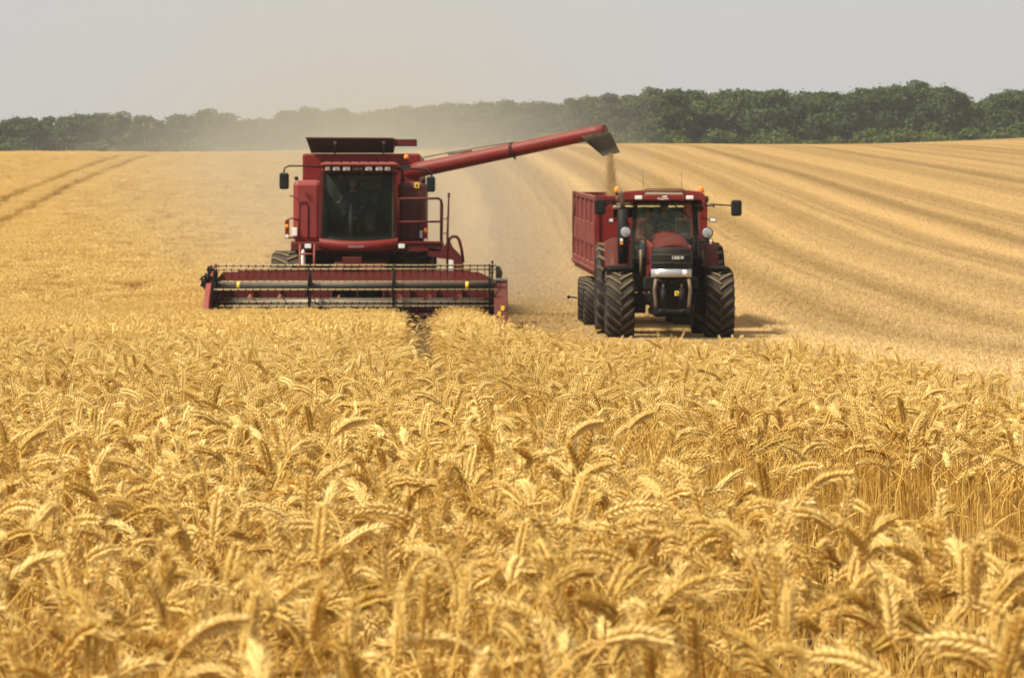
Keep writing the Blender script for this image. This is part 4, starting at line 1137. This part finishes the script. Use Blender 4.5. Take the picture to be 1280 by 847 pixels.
    MB().tube([p(838, 253.5, 55.5), p(845, 258, 55.45), p(863, 273, 55.4)], .012, 6).tube([p(836, 260, 55.46), p(858, 267, 55.42)], .007, 6).tube([p(851, 254, 55.5), p(857, 260, 55.45), p(858, 268, 55.42)], .007, 6).build('wiper', BLK, wo_)
    rw = B(); rw.pbox(795, 255, 868, 302, 57.42, .006); rw.build('rear_window', GL_T, root)
    for x in (791.5, 870.5):
        B().hexa([p(x-.3, 325, 55.6), p(x, 325, 55.6), p(x, 322, 57.4), p(x-.3, 322, 57.4), p(x-.3, 254, 55.85), p(x, 254, 55.85), p(x, 254, 57.4), p(x-.3, 254, 57.4)]).build('side_window', GL_S, root)
    # roof
    rf = B(); rf.m(0).pprism([(773.5, 247), (775, 242), (781, 239.2), (800, 237.6), (858, 237.6), (873, 239), (880.5, 242.5), (882.5, 249), (881, 263), (879.5, 263), (877, 251), (870, 250.2), (790, 250.2), (776, 251)], 55.35, 2.2, .02)
    rf.pprism([(805, 242.6), (856, 242.6), (857.5, 251), (803.5, 251)], 55.28, .3, .03)
    ro = rf.build('cab_roof', TRED, root)
    lf = B(); lf.m(0).tube([p(805.5, 243.5, 55.35), p(806, 236.8, 55.35), p(808, 236, 55.35), p(852, 236, 55.35), p(854.5, 236.8, 55.35), p(855, 243.5, 55.35)], .014, 8); lf.cyl(p(806, 240.8, 55.33), p(854, 240.8, 55.33), .012, n=8)
    lf.m(1).pbox(807, 241.3, 853.5, 242.9, 55.3, .06, .01)
    lf.build('roof_rack', [painted('brown rack tube', (.09, .065, .03), .5, .3), GRYL], ro)
    for x in (793.8, 857.8): B().pbox(x, 244.5, x+9.2, 249.5, 55.24, .12, .015).build('roof_light', LAMPG, ro)
    for x in (771.5, 876.3):
        bc = B(); bc.m(1).cyl(p(x, 244, 55.6), p(x, 240, 55.6), .03, n=8); bc.m(0).lathe([(-.02, .05), (.0, .065), (.07, .06), (.115, .03), (.12, .005)], p(x, 240, 55.6), 'Z', 16); bc.build('beacon', [ORG, BLK2], ro)
    lg = text_obj('lettering', 'Kongskilde', p(828.6, 248.2, 55.27), .055, WHT, ro, width=13.5/63., italic=.2)
    B().pprism([(827, 246), (829, 245), (833.5, 244.6), (833.8, 246.3), (831, 246.4), (829, 246.2)], 55.27, .01).build('emblem', WHT, ro)
    for x, y in ((804, 212), (852, 214)): B().tube([p(x, 240, 56.5), p(x, y, 56.5)], .004, 5).build('antenna', DKG, ro)
    # exhaust
    exs = B(); exs.m(0).lathe([(p(0, 330, 55.0).z-p(0, 262, 55.0).z, .09), (p(0, 300, 55).z-p(0, 262, 55).z, .105), (-.02, .105), (0, .07)], p(778.3, 262, 55.0), 'Z', 24)
    exs.m(1).tube([p(778.5, 262, 55.0), p(777.8, 250, 55.0), p(776.5, 243, 55.0), p(773.3, 237, 55.0)], [.05, .05, .05, .048], 16)
    exs.build('exhaust', [BLK, EXH], root)
    # air intake pipe etc. beside the hood
    B().tube([p(801, 345, 54.7), p(801.5, 325, 54.7), p(801, 312, 54.7)], .03, 8).build('intake_pipe', painted('brown pipe', (.13, .09, .04), .6, .4), root)
    tk = B(); tk.pbox(788, 330, 812, 365, 55.6, 1.0, .04); tk.pbox(866, 334, 884, 365, 55.6, 1.0, .04); tk.pbox(868.5, 322, 878, 334, 55.3, .5, .03); tk.tube([p(878, 312, 55), p(880, 325, 54.9), p(874, 334, 54.9)], .02, 6); tk.build('side_tank', BLK2, root)
    hs = B()
    for (a_, b_, c_) in (((803, 350), (808, 365), (815, 372)), ((875, 345), (869, 355), (872, 372)), ((796, 345), (800, 360), (804, 375))): hs.tube([p(*a_, 54.6), p(*b_, 54.5), p(*c_, 54.5)], .022, 6)
    hs.build('hydraulic_hose', BLK, root)
    # round work lamps
    for x, y in ((782, 290.2), (884, 291)):
        l = B(); l.m(0).lathe([(.08, .05), (.05, .10), (.0, .118), (-.012, .118)], p(x, y, 54.9), 'Y', 24); l.m(1).lathe([(-.012, .100), (-.014, .09), (-.018, .05), (-.019, .005)], p(x, y, 54.89), 'Y', 24)
        l.m(0).tube([p(x, y+5, 54.95), p(x, 302, 55), p(788 if x < 800 else 873, 302, 55.2)], .018, 6)
        l.m(1).lathe([(-.015, .03), (.0, .03)], p(x-.3, y, 54.855), 'Y', 16)
        l.build('round_lamp', [BLK, SILV], root)
    for x0, x1, y0, y1 in ((774, 779.5, 297, 306.5), (886, 891, 298, 306)):
        l = B(); l.m(0).pbox(x0, y0, x1, y1, 54.8, .08, .02); l.m(1).pbox(x0+1, y0+1, x1-1, y0+4.5, 54.79, .02); l.m(2).pbox(x0+1, y0+5, x1-1, y1-1, 54.79, .02); l.build('turn_signal', [BLK, LAMPG, ORG], root)
    # wing lights
    for s, (x0, x1, y) in enumerate(((760.5, 767, 275.5), (887, 895.5, 275))):
        l = B(); l.m(0).pbox(x0, y-3.2, x1, y+2.8, 55.4, .12, .02); l.m(1).pbox(x0+.8, y-2.2, x1-.8, y+1.8, 55.385, .02, .005); l.m(0).tube([p(x1 if s == 0 else x0, y, 55.45), p(775 if s == 0 else 878, 272.5, 55.5)], .015, 6); l.build('marker_lamp', [BLK, LAMPG], root)
    # mirrors
    for s in (0, 1):
        m = B()
        if s: m.m(1).tube([p(869, 257, 55.5), p(886, 256.3, 55.4), p(893, 255.8, 55.4)], .028, 8); m.m(0).tube([p(893, 255.5, 55.4), p(915, 257, 55.35)], .015, 8); m.m(1).tube([p(892.5, 259, 55.4), p(892, 256, 55.4)], .02, 6)
        else: m.m(1).tube([p(795, 257, 55.5), p(786, 255, 55.4), p(770, 256, 55.4)], .028, 8); m.m(0).tube([p(770, 253, 55.4), p(756, 257, 55.35)], .015, 8); m.pbox(763, 248.5, 770, 253.5, 55.38, .1, .02); m.m(1).pbox(766, 258, 776, 262, 55.38, .1, .02)
        mo = m.build('mirror', [BLK2, STEEL], root); x0, x1, y0, y1 = ((743, 757, 248, 268.5), (914, 927.5, 250, 270))[s]
        h = B(); h.m(0).pbox(x0, y0, x1, y1, 55.3, .10, .045); h.m(1).pbox(x0+1, y0+1, x1-1, y1-1, 55.395, .01); h.build('mirror_head', [BLK, SILV], mo)
    B().ell(p(882.5, 250, 55.6), .05, .05, .055, 12, 8).build('rear_lamp', BLK, root)
    # steps on the right-hand side (viewer's right)
    hr = B(); hr.tube([p(876, 300, 55.3), p(881, 303, 55.2), p(880, 318, 55.2), p(874, 326, 55.3)], .015, 6); hr.build('grab_handle', BLK, root)
    # inside: seats, wheel, monitor
    fz = p(0, 334, 56.5).z; sx = p(829, 0, 56.5).x
    si = B(); si.box(sx-.26, sx+.26, 56.3, 56.8, fz+.35, fz+.48, .05); si.box(sx-.25, sx+.25, 56.78, 56.9, fz+.5, fz+1.05, .05); si.box(sx-.12, sx+.12, 56.4, 56.7, fz, fz+.36, .02); si.build('driver_seat', SEATM, root)
    s2 = B(); s2.box(sx-.56, sx-.30, 56.6, 56.9, fz+.35, fz+.45, .03); s2.box(sx-.50, sx-.36, 56.6, 56.9, fz, fz+.36, .02); s2.build('passenger_seat', SEATM, root)
    sc_ = B(); sc_.m(0).box(sx-.16, sx+.16, 55.62, 55.85, fz, fz+.72, .05); cc = Vector((sx, 55.98, fz+.80))
    wl = [cc + Matrix.Rotation(.8, 3, 'X') @ Vector((.20*math.cos(t), .20*math.sin(t), 0)) for t in [2*math.pi*i/24 for i in range(25)]]; sc_.m(1).tube(wl, .016, 6); sc_.tube([wl[0], cc, wl[12]], .012, 6); sc_.tube([wl[18], cc, cc+Vector((0, -.1, -.2))], .02, 6)
    sc_.build('steering_wheel', [INT, BLK], root)
    sc2 = B(); sc2.m(0).pbox(846, 275, 863, 296, 56.0, .05, .02); sc2.m(1).pbox(845, 272, 846, 300, 55.95, .03); sc2.m(1).pbox(848, 274, 861.5, 275.5, 55.97, .04); sc2.m(1).pbox(848, 292, 861.5, 293, 55.97, .04)
    sc2.build('cab_monitor', [painted('brown screen back', (.10, .05, .04), .5, .1), GRYL], root)
    # tow bar
    B().box(c0.x-.05, c0.x+.05, 57.8, 58.9, gz(c0.x, 58)+.40, gz(c0.x, 58)+.50, .02).build('hitch', BLK2, root)
    person(Vector((sx+.02, 56.55, fz+.46)), 1.0, 'driver in a dark cap and grey top at the tractor wheel', painted('grey top', (.12, .13, .12), .9, 0), painted('work trousers', (.03, .035, .05), .9, 0),
           [(-.19, -.50, .36), (.19, -.50, .36)], cap=painted('navy cap', (.02, .025, .04), .8, 0))
    person(Vector((sx-.27, 56.85, fz+.40)), .92, 'dark haired passenger in a reddish top beside the tractor driver', painted('dull red top', (.20, .07, .06), .9, 0), painted('blue jeans', (.04, .05, .09), .9, 0),
           [(-.12, -.42, .20), (.14, -.42, .20)], head_turn=-.5)
    return root
make_tractor()

# ------------------------------------------------------------------ trailer
def make_trailer():
    p = PX; B = MB
    Y0, Y1 = 60.0, 65.2
    xc = 3.0; g0 = gz(xc, 62.5)
    root = empty('grain_trailer', (xc-.03, 62.6, g0), 'red high sided grain trailer with ribbed sides hitched behind the tractor', 'trailer')
    L_ = p(745, 0, Y0).x; Rr = p(882.5, 0, Y0).x; lb = p(717.5, 0, Y1).x-L_   # left side drifts by lb towards the rear
    zf = p(0, 247, Y0).z; zr = p(0, 240, Y1).z; bf = p(0, 334, Y0).z; br = bf+(zr-zf)
    W_ = Rr-L_
    def q(u, v, w):  # u along length 0..1 front to rear, v across 0..1, w height 0..1 (may exceed)
        return Vector((L_+W_*v+lb*u, Y0+(Y1-Y0)*u, (bf+(br-bf)*u)+(zf-bf)*w))
    def slab(m, u0, u1, v0, v1, w0, w1, bev=0.0):
        m.hexa([q(u0, v0, w0), q(u0, v1, w0), q(u1, v1, w0), q(u1, v0, w0), q(u0, v0, w1), q(u0, v1, w1), q(u1, v1, w1), q(u1, v0, w1)], bev)
    fl = B(); slab(fl, 0, 1, .01, .99, -.03, .03); fl.build('floor', TRL, root)
    for v0, v1, o_ in ((0, .015, -1), (.985, 1, 1)):
        s = B(); slab(s, 0, 1, v0, v1, 0, .99); so = s.build('side_wall', TRL, root)
        r_ = B(); a, b_ = (v0-.013, v0) if o_ < 0 else (v1, v1+.013)
        slab(r_, 0, 1, a-.004, b_+.012, .955, 1.02, .01); slab(r_, 0, 1, a, b_, .30, .62, .01); slab(r_, 0, 1, a-.004, b_, -.05, .05, .01); slab(r_, 0, 1, a-.014, b_, -.06, -.03)
        for k in range(6):
            u = k/5*.972; slab(r_, u, u+.028, a-.005, b_, .04, .97, .005)
        r_.build('side_rib', TRL, so)
    f = B(); slab(f, -.012, 0, 0, 1, -.05, .71); slab(f, -.012, 0, 0, 1, .885, 1.0); slab(f, -.012, 0, 0, .155, .712, .883); slab(f, -.012, 0, .80, 1, .712, .883); fo = f.build('front_wall', RED, root)
    r_ = B(); slab(r_, -.02, .005, -.005, 1.005, .96, 1.025, .01)
    for v in (.0, .25, .5, .75, .975): slab(r_, -.022, -.012, v, v+.025, 0, .97 if v in (0, .975) else .70, .003)
    slab(r_, -.022, -.012, 0, 1, -.05, .02, .003)
    r_.build('front_rib', RED, fo)
    t = B(); slab(t, 1.0, 1.012, -.012, 1.012, -.10, 1.0); t.build('tailgate', RED_D, root)
    c = B()
    for v in (.32, .66): slab(c, -.10, .98, v-.03, v+.03, -.17, -.05)
    slab(c, .02, .98, .0, .06, -.14, -.03); slab(c, .02, .98, .94, 1., -.14, -.03)
    a1 = q(-.10, .32, -.12); a2 = q(-.10, .68, -.12); e = Vector((3.02, 58.75, gz(3, 58.7)+.47))
    c.tube([a1, e], .06, 8); c.tube([a2, e], .06, 8)
    c.build('chassis', RED, root)
    zw = lambda y: gz(xc, y)
    for i, y in enumerate((62.35, 63.65)):
        for s in (-1, 1):
            w = .46; u = (y-Y0)/(Y1-Y0); xw = L_+lb*u + (.18 if s < 0 else W_-.18)
            wheel(root, .55, w, Vector((xw, y, zw(y)+.545)), RED, 24, hub_out=s)
        B().cyl((L_+lb*u+.2, y, zw(y)+.55), (L_+lb*u+W_-.2, y, zw(y)+.55), .06, n=10).build('axle', BLK2, root)
    B().tube([(L_+lb*.6-.12, 63.1, zw(63)+.62), (L_+lb*.6-.30, 63.1, zw(63)+.64)], .02, 6).ell((L_+lb*.6-.31, 63.1, zw(63)+.64), .04, .04, .04, 8, 6).build('side_hook', BLK2, root)
    # grain in the body
    GR = painted('wheat grain', (.62, .43, .18), .8, .0, scale=30)
    gh = B(); rows = []
    for j in range(25):
        u = .01+.98*j/24; row = []
        for i in range(17):
            v = .02+.96*i/16; h = .60+.29*math.exp(-((u-.10)/.30)**2-((v-.46)/.75)**4)+.01*rnd.uniform(-1, 1); row.append(q(u, v, h))
        rows.append(row)
    gh.grid(rows); o = gh.build('grain_heap', GR); tag(o, 'brown wheat grain heaped inside the red trailer', 'grain', kind='stuff')
    # falling grain
    gs = Geo(); R = random.Random(3); top = p(759.5, 192, 63.5); zend = q(.35, .2, .85).z
    for _ in range(5200):
        t = R.random()**.9; z = top.z + (zend-top.z)*t; sp_ = .04+.085*t; x = top.x + .05 + .04*t + R.gauss(0, sp_*.7); y = 63.4 + R.gauss(0, sp_) - .4*t; r = .0062
        gs.add([(x-r, y, z), (x, y-r, z-r*.3), (x+r, y, z), (x, y+r, z+r*.3), (x, y, z+r*2.4), (x, y, z-r*2.4)], [(0, 1, 4), (1, 2, 4), (2, 3, 4), (3, 0, 4), (1, 0, 5), (2, 1, 5), (3, 2, 5), (0, 3, 5)], 0)
    me = gs.mesh('grain_stream', [painted('falling grain', (.40, .27, .11), .8, .0, scale=30)]); o = bpy.data.objects.new('grain_stream', me); COL.objects.link(o)
    tag(o, 'stream of grain pouring from the auger spout into the trailer', 'grain', kind='stuff')
make_trailer()

# ------------------------------------------------------------------ trees
def leaf_mat():
    m, n, b = nmat('broadleaf foliage'); out = [x for x in n.nodes if x.type == 'OUTPUT_MATERIAL'][0]
    oi = n.nodes.new('ShaderNodeObjectInfo'); geo = n.nodes.new('ShaderNodeNewGeometry')
    c = mixc(n, geo.outputs['Random Per Island'], (.018, .036, .006), (.085, .125, .020))
    c = mixc(n, mth(n, 'MULTIPLY', oi.outputs['Random'], .55), c, (.030, .050, .012))
    c = mixc(n, mth(n, 'MULTIPLY', ramp(n, oi.outputs['Random'], .30, .0), .45), c, (.085, .105, .022))
    c = mixc(n, mth(n, 'MULTIPLY', ramp(n, noise(n, geo.outputs['Position'], .35, 3), .4, .7), .4), c, (.085, .105, .03))
    n.links.new(c, b.inputs['Base Color']); b.inputs['Roughness'].default_value = .6; b.inputs['Specular IOR Level'].default_value = .2
    tl = n.nodes.new('ShaderNodeBsdfTranslucent'); n.links.new(c, tl.inputs[0]); mxs = n.nodes.new('ShaderNodeMixShader'); mxs.inputs[0].default_value = .25
    n.links.new(b.outputs[0], mxs.inputs[1]); n.links.new(tl.outputs[0], mxs.inputs[2]); n.links.new(mxs.outputs[0], out.inputs[0]); return m
LEAF = leaf_mat(); BARK = painted('grey bark', (.09, .075, .055), .9, .0)
BUSHL = leaf_mat(); 
def crown_mesh(seed, H, W_, nl, size, lo=.12, nlobes=34):
    r = np.random.default_rng(seed); V = []; lob = []
    for k in range(nlobes):
        t = r.uniform(0, 1); z = H*(lo+(.97-lo)*t); prof = (math.sin(math.pi*min(1, (t*.66+.30)))**.6)
        a = r.uniform(0, 6.283); rad = W_/2*prof*math.sqrt(r.uniform(.15, 1))*.78
        lob.append((rad*math.cos(a), rad*math.sin(a), z-.05*H, r.uniform(.075, .19)*W_))
    lob = np.array(lob); F = []
    n = nl; idx = r.integers(0, nlobes, n); d = r.normal(size=(n, 3)); d /= np.linalg.norm(d, axis=1)[:, None]
    d[:, 2] = d[:, 2]*.8+.12
    rad = lob[idx, 3]*(r.uniform(.45, 1.0, n)**.4); c = lob[idx, :3] + d*rad[:, None]*np.array([1, 1, .8])
    stray = r.random(n) < .16; c[stray] += d[stray]*rad[stray][:, None]*r.uniform(.05, .55, stray.sum())[:, None]
    c[:, 2] = np.clip(c[:, 2], .03*H, 1.04*H)
    nrm = d + r.normal(size=(n, 3))*.6; nrm /= np.linalg.norm(nrm, axis=1)[:, None]
    u = np.cross(nrm, r.normal(size=(n, 3))); u /= np.linalg.norm(u, axis=1)[:, None]; v = np.cross(nrm, u)
    s = (size*r.uniform(.5, 1.3, n))[:, None]
    V = np.stack([c-u*s-v*s*.5, c+u*s*.2-v*s, c+u*s+v*s*.3, c-u*s*.1+v*s], 1).reshape(-1, 3)
    F = np.arange(4*n).reshape(-1, 4)
    me = bpy.data.meshes.new('crown'); me.from_pydata(V.tolist(), [], F.tolist()); me.materials.append(LEAF); return me
def trunk_mesh(seed, H):
    R = random.Random(seed); b = MB(); b.tube([(0, 0, -.3), (.05, 0, H*.25), (R.uniform(-.3, .3), R.uniform(-.3, .3), H*.75)], [.26, .2, .07], 8)
    for _ in range(6):
        a = R.uniform(0, 6.28); z = R.uniform(.2, .55)*H; L = R.uniform(.15, .3)*H; b.tube([(0.05, 0, z), (math.cos(a)*L*.6, math.sin(a)*L*.6, z+L*.5), (math.cos(a)*L, math.sin(a)*L, z+L)], [.10, .07, .03], 6)
    me = bpy.data.meshes.new('trunk'); b.bm.to_mesh(me); b.bm.free(); me.materials.append(BARK); return me
tv = [(crown_mesh(60+i, 12.0, [8.5, 7.0, 9.5, 8.0, 10.5, 7.5, 9.0, 8.0][i], 11000, .21, lo=[.0, .05, .08, .0, .04, .06, .0, .05][i], nlobes=60), trunk_mesh(60+i, 12.0)) for i in range(8)]
SKX = [-80, 0, 31, 67, 97, 125, 160, 184, 203, 231, 269, 294, 325, 353, 381, 430, 480, 530, 570, 640, 690, 720, 760, 790, 825, 860, 900, 950, 990, 1040, 1080, 1110, 1150, 1185, 1213, 1235, 1260, 1285, 1400]
SKY_ = [144, 143, 142, 143, 140, 141, 137, 142, 150, 138, 132, 144, 149, 137, 131, 133, 130, 128, 125, 122, 123, 121, 113, 112, 108, 112, 112, 105, 109, 109, 106, 103, 99, 108, 119, 115, 108, 106, 108]
def add_tree(px, d, ytop, k, label, group, wscale=1.0, R=rnd):
    x = (px-640)/FP*d; zt = (HY-ytop)/FP*d + ZC; g = gz(x, d); h = zt-g; cr, tk = tv[k]
    root = empty('broadleaf_tree', (x, d, g), label, 'tree', group); s = h/12.0; root.scale = (s*wscale, s*wscale, s); root.rotation_euler = (0, 0, R.uniform(0, 6.28))
    for nm, me in (('trunk', tk), ('crown', cr)):
        o = bpy.data.objects.new(nm, me); COL.objects.link(o); o.parent = root
R2 = random.Random(5)
px = -60
while px < 1345:
    sky_y = float(np.interp(px, SKX, SKY_)); d = R2.uniform(404, 424)
    if 1135 < px < 1165: lab = ('tallest dark tree of the wood, rising above its neighbours on the right horizon', None)
    elif px > 1213: lab = ('dark green tree at the right end of the wood, past the dip in its skyline', 'trees past the dip at the right end')
    elif px > 745: lab = ('dark green broadleaf tree in the clear part of the wood above the tractor and stubble', 'dark trees of the clear right wood')
    elif px > 205: lab = ('broadleaf tree paled by harvest dust in the wood behind the combine', 'dust veiled trees behind the combine')
    else: lab = ('dark broadleaf tree of the far wood above the standing wheat at left', 'dark trees above the left wheat')
    add_tree(px, d, sky_y+R2.uniform(0, 3), R2.randrange(8), lab[0], lab[1], R2.uniform(1.0, 1.35), R2)
    px += R2.uniform(19, 31)
px = -50
while px < 1340:
    sky_y = float(np.interp(px, SKX, SKY_)); d = R2.uniform(430, 446)
    lab = ('broadleaf tree in the back row of the wood, mostly hidden by the front crowns', 'back row trees of the wood')
    add_tree(px, d, sky_y+R2.uniform(7, 14), R2.randrange(8), lab[0], lab[1], 1.25, R2)
    px += R2.uniform(26, 40)
# low scrub along the wood's foot
bv = []
for i in range(4):
    b = crown_mesh(90+i, 3.2, 6.5, 2200, .17, lo=.02, nlobes=22); b.materials[0] = BUSHL; bv.append(b)
px = -50; k = 0
R3 = random.Random(9)
while px < 1330:
    d = R3.uniform(385, 398); x = (px-640)/FP*d; g = gz(x, d)
    if px < 200: bl, bg_ = 'low bush at the foot of the wood behind the standing wheat at left', 'bushes behind the left wheat'
    elif px < 740: bl, bg_ = 'low dust paled bush at the foot of the wood behind the combine', 'bushes behind the combine'
    else: bl, bg_ = 'low yellow green bush at the foot of the wood behind the stubble', 'bushes behind the stubble'
    root = empty('bush', (x, d, g), bl, 'bush', bg_)
    s = R3.uniform(.9, 1.25); need = ((HY-float(np.interp(px, [0, 350, 780, 1280], [184, 180, 172, 166])))/FP*d + ZC) - g; root.scale = (s*1.2, s*1.2, max(.3, need/3.0)*R3.uniform(.62, 1.15))
    root.rotation_euler = (0, 0, R3.uniform(0, 6.28)); o = bpy.data.objects.new('foliage', bv[k % 4]); COL.objects.link(o); o.parent = root
    px += R3.uniform(22, 48); k += 1
# brighter bush foliage
bn = BUSHL.node_tree
for nd_ in bn.nodes:
    if nd_.type == 'MIX':
        for i in (6, 7):
            c = nd_.inputs[i].default_value; nd_.inputs[i].default_value = (c[0]*1.35, c[1]*1.25, c[2]*1.0, 1)

# ------------------------------------------------------------------ air: haze and dust
def vol_mat(name, col, dens):
    m = bpy.data.materials.new(name); m.use_nodes = True; n = m.node_tree; n.nodes.clear()
    out = n.nodes.new('ShaderNodeOutputMaterial'); pv = n.nodes.new('ShaderNodeVolumePrincipled'); pv.inputs['Color'].default_value = (*col, 1)
    pv.inputs['Density'].default_value = dens; pv.inputs['Anisotropy'].default_value = .2; n.links.new(pv.outputs[0], out.inputs['Volume']); return m, n, pv
hm, _, _ = vol_mat('thin summer haze', (.95, .93, .88), .0003)
h = MB().box(-130, 130, -8, 470, -1.5, 42).build('haze', hm); tag(h, 'thin warm summer haze over the whole field', 'haze', kind='stuff')
dm, n, pv = vol_mat('harvest dust', (.93, .83, .64), 0.0)
geo = n.nodes.new('ShaderNodeNewGeometry'); pos = geo.outputs['Position']; sp_ = n.nodes.new('ShaderNodeSeparateXYZ'); n.links.new(pos, sp_.inputs[0])
X, Y, Z = sp_.outputs
t = mth(n, 'SUBTRACT', Y, 66.0)
xc = mth(n, 'ADD', mth(n, 'MULTIPLY', t, -.064), -2.6)
w = mth(n, 'ADD', mth(n, 'MULTIPLY', t, .075), 3.3)
g1 = mth(n, 'DIVIDE', mth(n, 'SUBTRACT', X, xc), w); g1 = mth(n, 'EXPONENT', mth(n, 'MULTIPLY', mth(n, 'MULTIPLY', g1, g1), -1.0))
# ground height under the plume
zg = mth(n, 'ADD', mth(n, 'MULTIPLY', mth(n, 'MAXIMUM', mth(n, 'SUBTRACT', Y, 90.0), 0.0), .060), -.2)
hh = mth(n, 'ADD', mth(n, 'MULTIPLY', t, .030), 1.5)
g2 = mth(n, 'EXPONENT', mth(n, 'MULTIPLY', mth(n, 'DIVIDE', mth(n, 'MAXIMUM', mth(n, 'SUBTRACT', Z, zg), 0.0), hh), -1.0))
nz = ramp(n, noise(n, pos, .10, 3, .55), .34, .66)
st = ramp(n, t, 0.0, 5.0)
dn = mth(n, 'MULTIPLY', mth(n, 'MULTIPLY', g1, g2), mth(n, 'MULTIPLY', mth(n, 'ADD', mth(n, 'MULTIPLY', nz, .8), .2), st))
dn = mth(n, 'MULTIPLY', dn, mth(n, 'DIVIDE', 0.29, mth(n, 'ADD', mth(n, 'MULTIPLY', t, .115), 1.0)))
n.links.new(dn, pv.inputs['Density'])
dc = MB().hexa([(-12, 66, -.9), (3, 66, -.9), (18, 330, -.9), (-60, 330, -.9), (-12, 66, 9), (3, 66, 9), (18, 330, 34), (-60, 330, 34)]).build('dust_cloud', dm)
tag(dc, 'pale cloud of harvest dust drifting back from the combine over the field', 'dust', kind='stuff')
